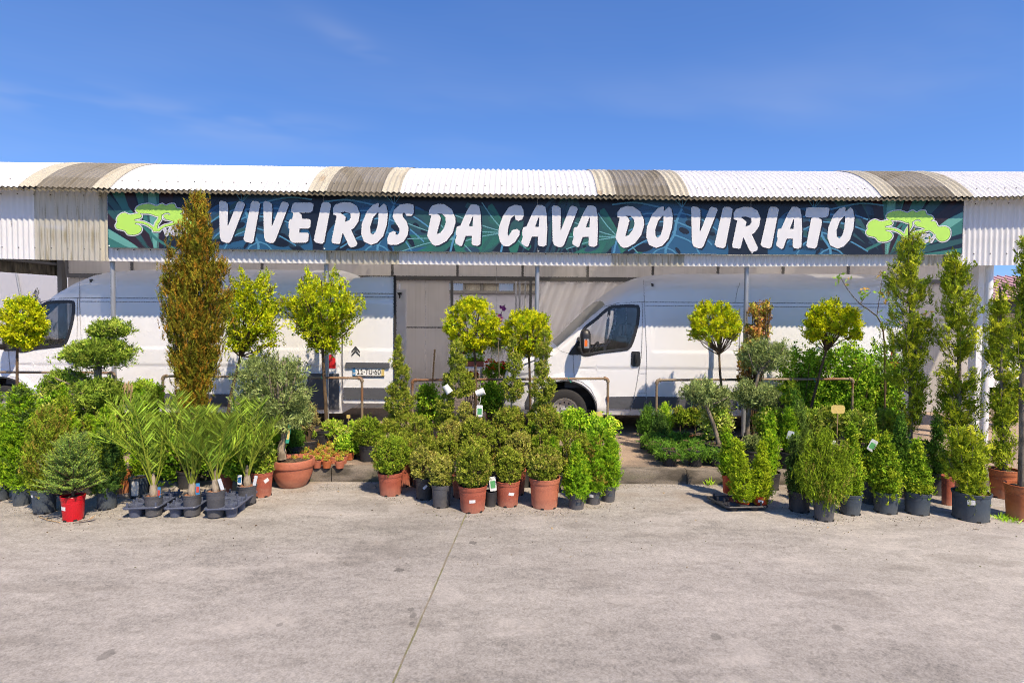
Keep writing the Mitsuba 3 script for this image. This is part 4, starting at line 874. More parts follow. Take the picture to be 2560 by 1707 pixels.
# pots ---------------------------------------------------------------
def pot(key, X, Y, z, rt, rb, h, mat, rim=.16, soil='soil', lip=.012, name='pot', fill=.05, style='nursery'):
    if style == 'bowl':
        pr = [(rb * .9, 0), (rb, .005), (rt * .78, h * .22), (rt * .9, h * .45), (rt * .95, h * .72), (rt * 1.0, h * .735), (rt * 1.03, h * .80), (rt * 1.03, h * .95), (rt * 1.0, h), (rt * .93, h), (rt * .90, h * .9), (rt * .88, h * .7)]
    else:
        zr = h * (1 - rim); k = rb + (rt * .94 - rb) * .985
        pr = [(rb * .88, 0.004), (rb * .97, 0), (rb, .008), (k, zr - .004), (rt * .965, zr), (rt * .985, zr + .004), (rt, h - .006), (rt + .004, h - .003), (rt + .002, h), (rt - .008, h), (rt - .012, h - .01), (rt * .93, h * .72)]
    m = lathe(pr, 36, (X, Y, z)); pk = part(key, name, m, mat, 40)
    if style == 'nursery' and rt > .09:
        nt = []
        for a in np.arange(0, math.tau, math.tau / 6) + .3:
            c = trimesh.creation.box((.03, .012, .016)); c.apply_transform(trimesh.transformations.rotation_matrix(a + math.pi / 2, (0, 0, 1))); c.apply_translation((X + rb * .993 * math.cos(a), Y + rb * .993 * math.sin(a), z + .008)); nt.append(c)
        part(pk, 'drain_notches', cat(nt), 'gap_dark', False, kind='stuff')
    zs = z + h * (1 - fill) - .012; R = np.random.default_rng(int(abs(X * 1000 + Y * 77)) % 99991)
    g = np.linspace(0, math.tau, 25)[:-1]; v = [[X, Y, zs + .012]]
    for q in (.35, .7, .985):
        for a in g: v.append([X + rt * .94 * q * math.cos(a), Y + rt * .94 * q * math.sin(a), zs + .012 * (1 - q) + R.normal(0, .004)])
    f = [[0, 1 + i, 1 + (i + 1) % 24] for i in range(24)]
    for r_ in (0, 1):
        for i in range(24):
            a, b = 1 + r_ * 24 + i, 1 + r_ * 24 + (i + 1) % 24; f += [[a, a + 24, b + 24], [a, b + 24, b]]
    part(pk, 'soil', TM(v, f), soil, True); return pk
def sticker(pk, X, Y, z, rt, rb, h, az, fz, w=.055, hh=.032, tilt=0.0, mat='sticker', lines=True):
    """a paper label on the pot's wall, az measured from the camera side, positive to the right"""
    u, t = np.meshgrid(np.linspace(-.5, .5, 7), np.linspace(-.5, .5, 3), indexing='ij'); uu = u * w * math.cos(tilt) - t * hh * math.sin(tilt); tt = u * w * math.sin(tilt) + t * hh * math.cos(tilt)
    zz = h * fz + tt; r = rb + (rt * .94 - rb) * np.clip(zz / h, 0, 1) + .0025 + (.008 if fz > .8 else 0); a = math.radians(az) + uu / r
    v = np.stack([X + r * np.sin(a), Y - r * np.cos(a), z + zz], -1).reshape(-1, 3); part(pk, 'sticker', facing(v, grid_faces(7, 3), (math.sin(math.radians(az)), -math.cos(math.radians(az)), 0)), mat, True)
def card(key, p, w, h, yaw=0, tilt=0, mat='card_white', band=None, name='tag'):
    q = rounded(sbox(-w / 2, -h / 2, w / 2, h / 2), w * .2); m = trimesh.creation.extrude_polygon(q, .002, engine='earcut')
    Rm = trimesh.transformations.rotation_matrix; m.apply_transform(Rm(math.pi / 2, (1, 0, 0))); parts_ = [(m, mat)]
    if band:
        b = trimesh.creation.extrude_polygon(rounded(sbox(-w * .36, -h * .3, w * .36, h * .22), w * .1), .0015, engine='earcut'); b.apply_transform(Rm(math.pi / 2, (1, 0, 0))); b.apply_translation((0, -.002, 0)); parts_.append((b, band))
    k0 = None
    for i, (mm, mt) in enumerate(parts_):
        mm.apply_transform(Rm(math.radians(tilt), (0, 1, 0))); mm.apply_transform(Rm(math.radians(yaw), (0, 0, 1))); mm.apply_translation(p)
        k = part(key if i == 0 else k0, name if i == 0 else 'picture', mm, mt, False); k0 = k0 or k
    return k0
def potbox(x0, x1, yt, yb, z0=0.0, taper=.82):
    """pot from its box in the photograph: (X, Y, z0, rt, rb, h)"""
    cx = (x0 + x1) / 2; g = ground(cx, yb, z0); Y = g[1]
    for _ in range(4):
        s = F / Y; rt = (x1 - x0) / 2 / s / math.sqrt(1 + ((cx - CX) / F) ** 2); rb = rt * taper; Y = ground(cx, yb, z0)[1] + rb
    h = W(cx, yt, Y - rt)[2] - z0
    return W(cx, yb, Y)[0], Y, z0, rt, rb, h
def wide(px): return math.sqrt(1 + ((px - CX) / F) ** 2)
def span(x0, x1, y0, y1, Y):
    a, b = W(x0, y1, Y), W(x1, y0, Y); return (a[0] + b[0]) / 2, (b[0] - a[0]) / 2 / wide((x0 + x1) / 2), a[2], b[2]
# species: palettes are leaf albedos
BOX = [((.19, .20, .040), .34), ((.13, .155, .028), .36), ((.30, .28, .075), .16), ((.25, .18, .075), .07), ((.09, .115, .022), .07)]
BOXG = [((.16, .20, .028), .44), ((.10, .145, .022), .30), ((.26, .28, .05), .22), ((.24, .18, .07), .04)]
BOXT = [((.26, .23, .085), .36), ((.20, .20, .05), .36), ((.33, .27, .12), .18), ((.20, .15, .06), .10)]
YEL = [((.43, .40, .016), .44), ((.35, .36, .016), .30), ((.18, .24, .016), .20), ((.50, .42, .03), .06)]
PRIV = [((.38, .37, .018), .42), ((.30, .33, .016), .30), ((.16, .21, .016), .20), ((.46, .40, .05), .08)]
OLV = [((.19, .21, .12), .42), ((.26, .275, .17), .30), ((.12, .145, .075), .28)]
LAUR = [((.17, .22, .045), .42), ((.10, .145, .035), .30), ((.25, .28, .075), .28)]
SPRB = [((.17, .26, .022), .46), ((.11, .19, .02), .30), ((.28, .35, .035), .24)]
SPRO = [((.17, .20, .03), .36), ((.12, .15, .028), .30), ((.25, .17, .06), .20), ((.22, .26, .04), .14)]
SPRD = [((.07, .12, .045), .5), ((.05, .085, .035), .3), ((.13, .18, .06), .2)]
YEW = [((.20, .15, .028), .36), ((.26, .125, .028), .26), ((.15, .145, .026), .26), ((.10, .085, .02), .12)]
THU = [((.215, .235, .026), .44), ((.13, .16, .022), .32), ((.31, .295, .035), .24)]
JUN = [((.085, .16, .035), .45), ((.06, .115, .03), .3), ((.15, .24, .05), .25)]
HEDGE = [((.17, .27, .03), .42), ((.10, .18, .025), .3), ((.28, .36, .05), .28)]
LIME = [((.30, .42, .04), .5), ((.20, .32, .03), .3), ((.36, .46, .09), .2)]
VARI = [((.42, .42, .14), .45), ((.22, .28, .06), .35), ((.52, .46, .2), .2)]
PHOT = [((.38, .16, .085), .3), ((.44, .26, .10), .3), ((.24, .08, .06), .10), ((.24, .22, .05), .30)]
def crown_ball(R, key, c, r, n, pal, kind='box', name='crown', shell=.72, lump=.10, lo=-1.0):
    lv = Leaves(); tips, out = ellipsoid(R, c, r, n, shell, lump, lo=lo); tips, out = bunch(R, tips, out, *{'box': (7, .011), 'yellow': (6, .022), 'privet': (6, .036), 'olive': (6, .035), 'laurel': (6, .026), 'broad': (6, .045), 'juniper': (6, .025)}[kind], .16 * min(r)); cols = palette(R, tips, pal); cols = cols * (R.uniform(.5, 1.35, len(cols) // 6 + 1))[np.arange(len(cols)) // 6][:, None]
    if kind == 'box': sprigs(R, lv, tips, mixdir(R, out, 1, .45, .45), 8, .055, .021, .0135, cols, cols * 1.25, 62)
    elif kind == 'yellow': sprigs(R, lv, tips, mixdir(R, out, 1, .5, .45), 7, .07, .036, .021, cols, cols * 1.12, 58)
    elif kind == 'privet': sprigs(R, lv, tips, mixdir(R, out, .7, .9, .4), 9, .13, .044, .026, cols, cols * 1.1, 58)
    elif kind == 'olive': sprigs(R, lv, tips, mixdir(R, out, .8, .55, .5), 9, .11, .052, .013, cols, cols * 1.2, 45)
    elif kind == 'laurel': sprigs(R, lv, tips, mixdir(R, out, .7, .7, .5), 8, .085, .052, .016, cols, cols * 1.3, 45)
    elif kind == 'broad': sprigs(R, lv, tips, mixdir(R, out, .7, .6, .6), 7, .11, .048, .028, cols, cols * 1.25, 60)
    elif kind == 'juniper': sprigs(R, lv, tips, mixdir(R, out, .7, .45, .5), 16, .085, .024, .006, cols, cols * 1.5, 42, True)
    lv.put(key, name); return tips
def crown_conifer(R, key, base, zr, n, pal, style='spruce', name='crown', sq=1.0, lump=.16, lean=(0, 0), shell=.55):
    lv = Leaves(); tips, out = profile(R, base, zr, n, shell, lump, sq, lean); tips, out = bunch(R, tips, out, *{'spruce': (6, .019), 'yew': (6, .032), 'thuja': (6, .04), 'box': (7, .020), 'feather': (5, .026)}[style]); cols = palette(R, tips, pal, 8); cols = cols * (R.uniform(.5, 1.35, len(cols) // 6 + 1))[np.arange(len(cols)) // 6][:, None]
    if style == 'spruce': sprigs(R, lv, tips, mixdir(R, out, .9, .75, .35), 15, .042, .020, .0072, cols, cols * 1.35, 58, True)
    elif style == 'yew': sprigs(R, lv, tips, mixdir(R, out, .45, 1.1, .32), 16, .105, .036, .0105, cols, cols * 1.15, 46, True)
    elif style == 'thuja': sprigs(R, lv, tips, mixdir(R, out, .9, .35, .45), 15, .135, .046, .0125, cols, cols * 1.25, 40, False, True, sag=.25)
    elif style == 'box': sprigs(R, lv, tips, mixdir(R, out, .9, .6, .4), 8, .055, .023, .015, cols, cols * 1.3, 60)
    elif style == 'feather': sprigs(R, lv, tips, mixdir(R, out, .5, 1.0, .35), 15, .08, .024, .0068, cols, cols * 1.25, 42, True)
    lv.put(key, name, 'needle' if style in ('spruce', 'yew', 'feather') else 'leaf'); return tips
SEED = [100]
def rs(): SEED[0] += 1; return np.random.default_rng(SEED[0])
def hidden_pot(key, X, Y, z, r=.12, h=.2, mat='pot_black'): return pot(key, X, Y, z, r, r * .82, h, mat)
# ---- makers, all from boxes in the photograph
def ball_in_pot(label, group, pb, cb, mat, pal, kind='box', n=1300, stick=None, name='box_ball', catg='shrub', soil='soil', yoff=0):
    R = rs(); X, Y, z, rt, rb, h = potbox(*pb); key = thing(name, label, catg, group); pk = pot(key, X, Y, z, rt, rb, h, mat, soil=soil)
    cx, rx, z0, z1 = span(*cb, Y + yoff); rz = (z1 - z0) / 2
    tips = crown_ball(R, key, (cx, Y + yoff, z0 + rz), (rx * .93, rx * .93, rz * .95), int(n * 1.15), pal, kind, shell=.80, lump=.07)
    part(key, 'trunk', cat([stem(R, (X, Y, z + h * .8), (cx, Y + yoff, z0 + rz * .8), .012, .008, .006)] + limbs(R, np.array([cx, Y + yoff, z0 + rz * .3]), tips, 26, .005)), 'bark_brown', 30)
    for s in stick or []: sticker(pk, X, Y, z, rt, rb, h, *s)
    return key
def cone_in_pot(label, group, pb, cb, mat, pal, style='spruce', n=1700, stick=None, name='dwarf_conifer', catg='conifer', prof_=None, sq=1.0, z0=0.0, soil='soil', lump=.16, leaders=None):
    R = rs(); X, Y, z, rt, rb, h = potbox(*pb, z0=z0) if len(pb) == 4 else pb; key = thing(name, label, catg, group); pk = pot(key, X, Y, z, rt, rb, h, mat, soil=soil)
    cx, rx, zb_, zt_ = span(*cb, Y); H = zt_ - zb_
    pr = prof_ or [(0, .55), (.08, .85), (.22, 1), (.45, .88), (.7, .55), (.88, .26), (1, .05)]
    crown_conifer(R, key, (X, Y, zb_), [(a * H, b * rx) for a, b in pr], n, pal, style, sq=sq, lean=((cx - X), 0), lump=lump)
    for (dx, dy, hh, ww) in leaders or []: crown_conifer(R, key, (X + dx * rx * .5, Y + dy * rx, zb_ + H * .12), [(a * H * (hh - .12), b * rx * ww) for a, b in [(0, .5), (.2, .95), (.4, 1), (.65, .7), (.85, .36), (1, .05)]], int(n * .3), pal, style, lean=((cx - X) + dx * rx * .5, 0), lump=lump)
    part(key, 'trunk', stem(R, (X, Y, z + h * .8), (cx, Y, zb_ + H * .85), .013, .004), 'bark_brown', 30)
    for s in stick or []: sticker(pk, X, Y, z, rt, rb, h, *s)
    return key
def bed_cone(label, group, cx, yb, cb, Y, pal, style='spruce', n=1200, mat='pot_black', z=PLAT, name='dwarf_conifer', catg='conifer', r=.11, prof_=None, lump=.16):
    R = rs(); X = W(cx, yb, Y)[0]; key = thing(name, label, catg, group); pot(key, X, Y, z, r, r * .82, .19, mat)
    ccx, rx, zb_, zt_ = span(*cb, Y); zb_ = max(zb_, z + .17); H = zt_ - zb_; pr = prof_ or [(0, .6), (.1, .9), (.25, 1), (.5, .85), (.75, .5), (.9, .25), (1, .05)]
    crown_conifer(R, key, (X, Y, zb_), [(a * H, b * rx) for a, b in pr], n, pal, style, lean=(ccx - X, 0), lump=lump)
    part(key, 'trunk', stem(R, (X, Y, z + .16), (ccx, Y, zb_ + H * .8), .011, .004), 'bark_brown'); return key
def bed_shrub(label, group, boxes, Y, pal, kind='broad', n=700, mat='pot_black', z=PLAT, name='shrub', catg='shrub', r=.12, lump=.16, trunk=True, bark_='bark_brown', dy=.0, shell=.5):
    """one or several leafy masses over one pot; boxes in photograph pixels"""
    R = rs(); x0 = min(b[0] for b in boxes); x1 = max(b[1] for b in boxes); X = W((x0 + x1) / 2, 1050, Y)[0]
    key = thing(name, label, catg, group); pot(key, X, Y, z, r, r * .82, .19, mat); tr = []; lv = None
    for i, b in enumerate(boxes):
        cx, rx, zb_, zt_ = span(*b, Y + dy * i); zb_ = max(zb_, z + .1); rz = (zt_ - zb_) / 2; A = max(.15, rx * rz * 14)
        tips = crown_ball(R, key, (cx, Y + dy * i, zb_ + rz), (rx, max(rx, .12) * .9, rz), int(n / len(boxes)), pal, kind, lump=lump, shell=shell)
        base = np.array([X, Y, z + .17]); tr += limbs(R, base, tips, 16, .008, -.05)
    part(key, 'stems', cat(tr), bark_, 30); return key
def standard(label, group, cb, trunk, Y, pal, kind, n, z=PLAT, potspec=None, name='yellow_standard', catg='tree', rt=.02, lo=-1.0, lump=.13, ry=None, tops=None, barkm='bark_brown', shell=.55):
    """a ball on a stem: cb crown box; trunk list of photograph points from the crown down"""
    R = rs(); key = thing(name, label, catg, group); cx, rx, zb_, zt_ = span(*cb, Y); rz = (zt_ - zb_) / 2; c = np.array([cx, Y, zb_ + rz])
    pts = [W(x, y, Y) for x, y in trunk]; X, Yb = pts[-1][0], Y; pts[-1] = np.array([X, Y, z + .12])
    ps = potspec or (.15, .24, 'pot_black'); pot(key, X, Y, z, ps[0], ps[0] * .84, ps[1], ps[2])
    tips = crown_ball(R, key, c, (rx, ry or rx * .95, rz), n, pal, kind, lo=lo, lump=lump, shell=shell)
    top = pts[0]; sp = bspline(pts[::-1], 24)
    m = [tube(sp, np.linspace(rt, rt * .7, len(sp)), 9)]
    far = tips[np.linalg.norm(tips - c, axis=1) > .2 * rx]
    m += limbs(R, top, far, 34, rt * .42, .06)
    part(key, 'trunk', cat(m), barkm, 40)
    for t in tops or []:
        lv = Leaves(); p = np.array([W(t[0] + R.normal(0, 4), t[1] + R.uniform(0, t[2]), Y + R.normal(0, .05)) for _ in range(10)]); cols = palette(R, p, pal); sprigs(R, lv, p, np.tile([0, 0, 1.0], (10, 1)) + R.normal(0, .25, (10, 3)), 9, .1, .034, .018, cols, cols * 1.1, 55); labels.setdefault(lv.put(key, 'shoot'), {})['kind'] = 'stuff'
    return key
def spiral(label, tiers, Y, base, group='spiral clipped box trees', pal=BOX, n=900):
    R = rs(); key = thing('spiral_box', label, 'topiary', group); X = W(base, 1090, Y)[0]; pot(key, X, Y, PLAT, .15, .125, .24, 'terracotta')
    pts = []; lv = Leaves(); N = 0
    for (x0, x1, y0, y1) in tiers:
        cx, rx, zb_, zt_ = span(x0, x1, y0, y1, Y); zb_ = max(zb_, PLAT + .22); rz = (zt_ - zb_) / 2; q = int(max(130, n * (rx * (rz + rx)) * 13))
        tips, out = ellipsoid(R, (cx, Y + R.normal(0, .03), zb_ + rz), (rx * 1.02, rx * .98, rz * .94), q, .72, .10); tips, out = bunch(R, tips, out, 6, .011); cols = palette(R, tips, pal); sprigs(R, lv, tips, mixdir(R, out, 1, .45, .45), 8, .055, .022, .0145, cols, cols * 1.25, 60); pts.append(np.array([cx, Y, zb_ + rz]))
    lv.put(key, 'crown'); sp = bspline(pts + [np.array([X, Y, PLAT + .15])], 24); part(key, 'trunk', tube(sp, np.linspace(.007, .017, len(sp)), 7), 'bark_pale', 40); return key
# ------------------------------------------------------------------ front row, centre: clipped box in pots
G1 = 'clipped box balls in pots'
ball_in_pot('green box ball in a terracotta pot at the left end of the centre row', G1, (944, 1009, 1187, 1242), (926, 1028, 1085, 1188), 'terracotta', BOXG, n=1500)
ball_in_pot('box ball in a terracotta pot half hidden behind the leftmost centre ball', G1, (972, 1034, 1163, 1219), (965, 1040, 1075, 1168), 'terracotta', BOX, n=1000)
ball_in_pot('box ball in a black pot with a tilted silver sticker', G1, (1037, 1086, 1197, 1251), (1022, 1096, 1113, 1200), 'pot_black', BOXT, n=1100, stick=[(12, .62, .05, .025, .7, 'tag_silver')])
ball_in_pot('small beige twiggy box ball in a slim grey pot', G1, (1078, 1129, 1216, 1271), (1068, 1139, 1134, 1218), 'pot_grey', BOXT, n=1200)
ball_in_pot('largest box ball in the terracotta pot nearest the camera, white sticker low on its front', G1, (1145, 1218, 1221, 1284), (1133, 1236, 1111, 1224), 'terracotta', BOX, n=1700, stick=[(2, .48, .06, .03, .1)])
ball_in_pot('box ball behind the largest terracotta potted ball', G1, (1128, 1190, 1192, 1248), (1148, 1225, 1090, 1160), 'terracotta', BOX, n=900)
ball_in_pot('golden green box ball in a stickered terracotta pot right of the green card', G1, (1238, 1300, 1208, 1269), (1234, 1312, 1114, 1211), 'terracotta', BOX, n=1500, stick=[(20, .55, .058, .03, -.15)])
ball_in_pot('box ball behind the golden green one, only a terracotta edge showing', G1, (1262, 1315, 1180, 1240), (1260, 1330, 1078, 1150), 'terracotta', BOXT, n=900)
ball_in_pot('grey green box ball in a faded pale terracotta pot beside the small conifers', G1, (1322, 1400, 1202, 1275), (1312, 1409, 1110, 1207), 'terracotta_pale', BOXT[1:] + BOX[:2], n=1700)
tagt = thing('plant_card', 'green picture card on a stake between the two middle terracotta pots', 'plant label')
p = W(1232, 1209, 5.75); card(tagt, p, .068, .145, 5, -6, 'card_white', 'card_green'); part(tagt, 'stake', tube([p + [0, .004, 0], [p[0] - .02, p[1], .15]], .003, 5), 'card_white')
part(tagt, 'pot', lathe([(.05, 0), (.06, .1), (.065, .15), (.06, .15), (.05, .12)], 20, (p[0] - .02, p[1] + .02, 0)), 'pot_black', 40)
G2 = 'small bright conifers in grey pots'
CP = [(0, .6), (.1, .92), (.25, 1), (.45, .92), (.65, .66), (.8, .4), (.92, .2), (1, .04)]
cone_in_pot('bright dwarf spruce in a printed grey pot beside the pale terracotta pot', G2, (1420, 1463, 1236, 1275), (1408, 1471, 1098, 1240), 'pot_grey', SPRB, n=2100, prof_=CP, stick=[(8, .4, .05, .03, 0, 'pot_blue')])
cone_in_pot('dwarf spruce browning at its base, middle one of the three grey pots', G2, (1464, 1504, 1225, 1262), (1460, 1518, 1082, 1226), 'pot_grey', SPRB[:2] + SPRO[2:3], n=1900, prof_=CP, stick=[(-30, .6, .05, .03, 0), (25, .5, .04, .03, 0, 'pot_blue')])
cone_in_pot('bright dwarf spruce in the rightmost of the three small grey pots', G2, (1502, 1540, 1218, 1256), (1497, 1552, 1074, 1218), 'pot_grey', SPRB, n=2000, prof_=CP, stick=[(5, .5, .045, .03, 0, 'pot_blue')])
bed_cone('bright spruce tip rising behind the pale terracotta pot', G2, 1382, 1210, (1362, 1402, 1092, 1200), 6.3, SPRB, z=0, n=900)
# ------------------------------------------------------------------ front row, left
G3 = 'conifers in blue pots at the left'
cone_in_pot('bright spruce in a blue pot cut by the left edge', G3, (-34, 29, 1208, 1255), (-60, 40, 975, 1212), 'pot_blue', SPRB, n=3200, stick=[(42, .8, .05, .035, 0)])
cone_in_pot('tall bright spruce with a dark skirt in the second blue pot from the left', G3, (27, 81, 1216, 1266), (4, 98, 962, 1216), 'pot_blue', SPRB + [((.09, .13, .05), .2)], n=4200, prof_=[(0, .6), (.1, .75), (.3, .85), (.5, 1), (.75, .95), (.9, .7), (.97, .4), (1, .15)])
cone_in_pot('loose brownish conifer in a blue pot of bark chips beside the red pot', G3, (76, 147, 1228, 1287), (62, 172, 1012, 1228), 'pot_blue', SPRO, 'feather', n=1900, soil='bark_chips', stick=[(-38, .8, .06, .04, 0)], prof_=[(0, .3), (.15, .7), (.4, 1), (.65, .85), (.85, .5), (1, .15)], lump=.25)
# spruce in the red pot, built branch by branch
R = rs(); pbx = potbox(150, 217, 1245, 1305); X, Y, z, rt, rb, h = pbx
key = thing('spruce', 'broad young spruce with pale tips in a bright red pot', 'conifer'); pk = pot(key, X, Y, z, rt, rb, h, 'pot_red'); sticker(pk, X, Y, z, rt, rb, h, -22, .55, .06, .034, -.05)
lv = Leaves(); wood = []; top = W(186, 1082, Y); zb_, zt_ = z + h, top[2]
tips, dirs = [], []
for i in range(210):
    u = R.random() ** .9; a = R.uniform(0, math.tau); zz = zb_ + .01 + (zt_ - zb_) * .68 * u; L = (.30 * (1 - u * .36)) * R.uniform(.7, 1.15); up = .22 + 1.5 * u ** 1.2
    d = unit(np.array([math.cos(a), math.sin(a), up])); s = np.array([X, Y, zz]); e = s + d * L + [0, 0, .10 * L]
    wood.append(tube([s, s + d * L * .5, e], [.005, .004, .002], 4, False))
    for t in np.linspace(.35, 1, 6):
        c = s + (e - s) * t; tips.append(c); dirs.append(unit(d + [0, 0, .25] + R.normal(0, .2, 3)))
        if t < .95:
            for sg in (-1, 1):
                sd = unit(d * .7 + sg * unit(np.cross(d, [0, 0, 1.0])) * .7 + [0, 0, .3] + R.normal(0, .2, 3)); tips.append(c + sd * .06 * (1.3 - t)); dirs.append(sd)
tips, dirs = np.array(tips), np.array(dirs); cols = palette(R, tips, [((.14, .20, .085), .5), ((.19, .25, .08), .3), ((.11, .155, .075), .2)]); rad = np.hypot(tips[:, 0] - X, tips[:, 1] - Y) / .3
endc = np.where((R.random(len(tips)) < .42)[:, None], np.array([.44, .50, .12]), cols * 1.2)
sprigs(R, lv, tips, dirs, 15, .06, .019, .0058, cols, endc, 58, True); lv.put(key, 'crown', 'needle'); part(key, 'trunk', cat(wood + [stem(R, (X, Y, z + h * .8), (top[0], Y, zt_ - .1), .012, .005)]), 'bark_brown', False)
cone_in_pot('dark green conifer in a blue pot right of the red pot', G3, (238, 297, 1222, 1276), (212, 312, 1075, 1224), 'pot_blue', SPRD + SPRO[:1], n=2300, prof_=[(0, .6), (.12, .9), (.35, 1), (.6, .8), (.8, .55), (1, .2)])
cone_in_pot('bright spruce behind the dark conifer right of the red pot', G3, (236, 290, 1196, 1240), (215, 318, 1015, 1192), 'pot_black', SPRB, n=2800)
cone_in_pot('brown tipped conifer standing behind the loose brownish one', G3, (120, 180, 1190, 1240), (120, 200, 985, 1200), 'pot_black', SPRO, 'feather', n=1500, prof_=CP)
cone_in_pot('bright spruce with a gold flush behind the second blue pot', G3, (130, 190, 1172, 1215), (118, 205, 958, 1180), 'pot_black', SPRB + [((.30, .33, .03), .3)], n=2200)
cone_in_pot('brown tipped spruce between the red pot and the orange pot', G3, (205, 255, 1192, 1236), (190, 262, 1035, 1190), 'pot_black', SPRB + SPRO, n=1600)
cone_in_pot('slender bright spruce in front of the layered evergreen', G3, (330, 380, 1190, 1235), (322, 372, 950, 1190), 'pot_black', SPRB, n=1800, prof_=CP)
k = thing('orange_pot', 'empty orange clay pot in the shade behind the palms', 'pot'); X, Y, z, rt, rb, h = potbox(282, 332, 1183, 1235); pot(k, X, Y, z, rt, rb, h, 'terracotta_orange')
k = thing('black_pot', 'black plant pot with a white card behind the first palm', 'pot'); X, Y, z, rt, rb, h = potbox(320, 374, 1198, 1246); pk = pot(k, X, Y, z, rt, rb, h, 'pot_blue'); card(k, (X + .03, Y - rt - .01, h * .45 + .02), .07, .15, 4, 4)
# palms in carrier trays
def tray(label, corners, hz=.055, cells=(2, 3), mat='tray_plastic', group='plastic carrier trays'):
    """a moulded carrier tray with cup cells; corners: front left, front right in the photograph, then depth"""
    key = thing('carrier_tray', label, 'plant tray', group); (ax, ay), (bx, by), dep, yaw = corners
    A, B = ground(ax, ay, hz), ground(bx, by, hz); u = B - A; wd = np.linalg.norm(u); u = u / wd; w = np.array([-u[1], u[0], 0.0]); th_ = math.radians(yaw); w = w * math.cos(th_) + u * math.sin(th_)
    def pt(s, t, zz=0.0): return A + u * s + w * t + np.array([0, 0, zz])
    holes = []; rc = min(wd / cells[0], dep / cells[1]) * .40; deck = rounded(sbox(0, 0, wd, dep), .035); lat = []
    for i in range(cells[0]):
        for j in range(cells[1]):
            c = ((i + .5) * wd / cells[0], (j + .5) * dep / cells[1]); holes.append(Point(*c).buffer(rc, 12)); ctr = pt(*c); ctr[2] = 0
            lat.append(lathe([(rc * .0, .004), (rc * .80, .002), (rc * .86, .012), (rc * .98, hz * .9), (rc * 1.06, hz + .004), (rc * .97, hz), (rc * .8, .02), (.0, .018)], 20, ctr))
            for q in range(4):
                an = q * math.pi / 2 + .78; b = trimesh.creation.cylinder(.010, .05, sections=8); b.apply_translation(ctr + [rc * 1.12 * math.cos(an), rc * 1.12 * math.sin(an), hz + .016]); lat.append(b) if (i + q) % 3 else None
    top = deck.difference(unary_union(holes)); m = trimesh.creation.extrude_polygon(top, .012, engine='earcut'); m.vertices = A + m.vertices[:, :1] * u + m.vertices[:, 1:2] * w + np.array([0, 0, 1.0]) * (m.vertices[:, 2:] - .012)
    rim_ = tube([pt(*q) for q in list(deck.exterior.coords)], .008, 6)
    part(key, 'deck', cat([m, rim_]), mat, 40); part(key, 'cups', cat(lat), mat, 40); return pt, wd, dep, rc, A
tr1 = tray('blue grey carrier tray under the leftmost palm', ((304, 1272), (395, 1268), .50, 5), hz=.10)
tr2 = tray('blue grey carrier tray under the second palm', ((408, 1272), (491, 1268), .50, 5), hz=.10)
tr3 = tray('blue grey carrier tray with an empty cup under the two right palms', ((508, 1274), (588, 1271), .56, 5), hz=.10)
def cellpot(tr, s, t, px, ytop):
    q = tr[0](s * tr[1], t * tr[2]); Y = q[1]; rt = 25.5 / F * Y / wide(px); return W(px, 1240, Y)[0] if False else q[0], Y, .012, rt, rt * .84, max(.12, W(px, ytop, Y - rt)[2] - .012)
def palm(label, base, potb, tipspan, n=11, seed=0):
    R = rs(); X, Y, z, rt, rb, h = potb; tipspan = (X * F / Y + CX + (tipspan[0] - X * F / Y - CX) * .84, X * F / Y + CX + (tipspan[1] - X * F / Y - CX) * .84, tipspan[2]); key = thing('palm', label, 'palm', 'young date palms in trays'); pk = pot(key, X, Y, z, rt, rb, h, 'pot_grey', soil='bark_chips', rim=.14, fill=.02)
    s = np.array([X, Y, z + h]); x0, x1, y0 = tipspan; part(key, 'trunk', lathe([(.030, -.01), (.036, .03), (.028, .09), (.016, .16), (.008, .20)], 14, s), 'bark_pale', 40)
    for i in range(n):
        u = (i + .5) / n; fx = x0 + (x1 - x0) * (.5 - .5 * math.cos(math.pi * u)) + R.normal(0, 6); fy = y0 + R.uniform(0, 70) + abs(u - .5) * 130
        dY = R.uniform(-.32, .32); e = W(fx, fy, Y + dY); L = np.linalg.norm(e - s); out = unit(np.array([e[0] - s[0], e[1] - s[1], 0.0]))
        m1 = s + np.array([0, 0, L * .42]) + out * L * .12; m2 = s + (e - s) * .72 + np.array([0, 0, .10 * L])
        c = bspline([s + [0, 0, .03], m1, m2, e], 26); lv = Leaves(); N = 22; t = np.linspace(.25, .985, N); idx = t * (len(c) - 1); k0 = np.minimum(idx.astype(int), len(c) - 2); fr = (idx - k0)[:, None]
        p = c[k0] * (1 - fr) + c[k0 + 1] * fr; tg = unit(c[k0 + 1] - c[k0]); sd = unit(np.cross(tg, [0, 0, 1.0])) ; upv = np.cross(sd, tg)
        LL = .20 * np.sin(np.pi * (t * .86 + .06)) ** .6 * R.uniform(.85, 1.1, N) * min(1, L / .6)
        for sg in (-1, 1):
            d = unit(tg * .72 + sg * sd * .62 + upv * .36 + R.normal(0, .13, (N, 3))); side = unit(np.cross(d, upv + R.normal(0, .25, (N, 3))))
            cc = np.array([.155, .215, .045]) * np.where(R.random(N) < .3, R.uniform(1.3, 1.9, N), R.uniform(.45, .95, N))[:, None] * np.array([1.0 + .2 * R.random(), 1, 1]); lv.quads(p, d, side, LL, np.full(N, .0135), cc, .5)
        tb = tube(c[::2], np.linspace(.0065, .002, len(c[::2])), 5, False); lv.v.append(tb.vertices); lv.f.append(tb.faces + lv.n); lv.c.append(np.tile([.20, .21, .05], (len(tb.vertices), 1))); lv.n += len(tb.vertices)
        lv.put(key, 'frond')
    return key, np.array([X, Y, z + h])
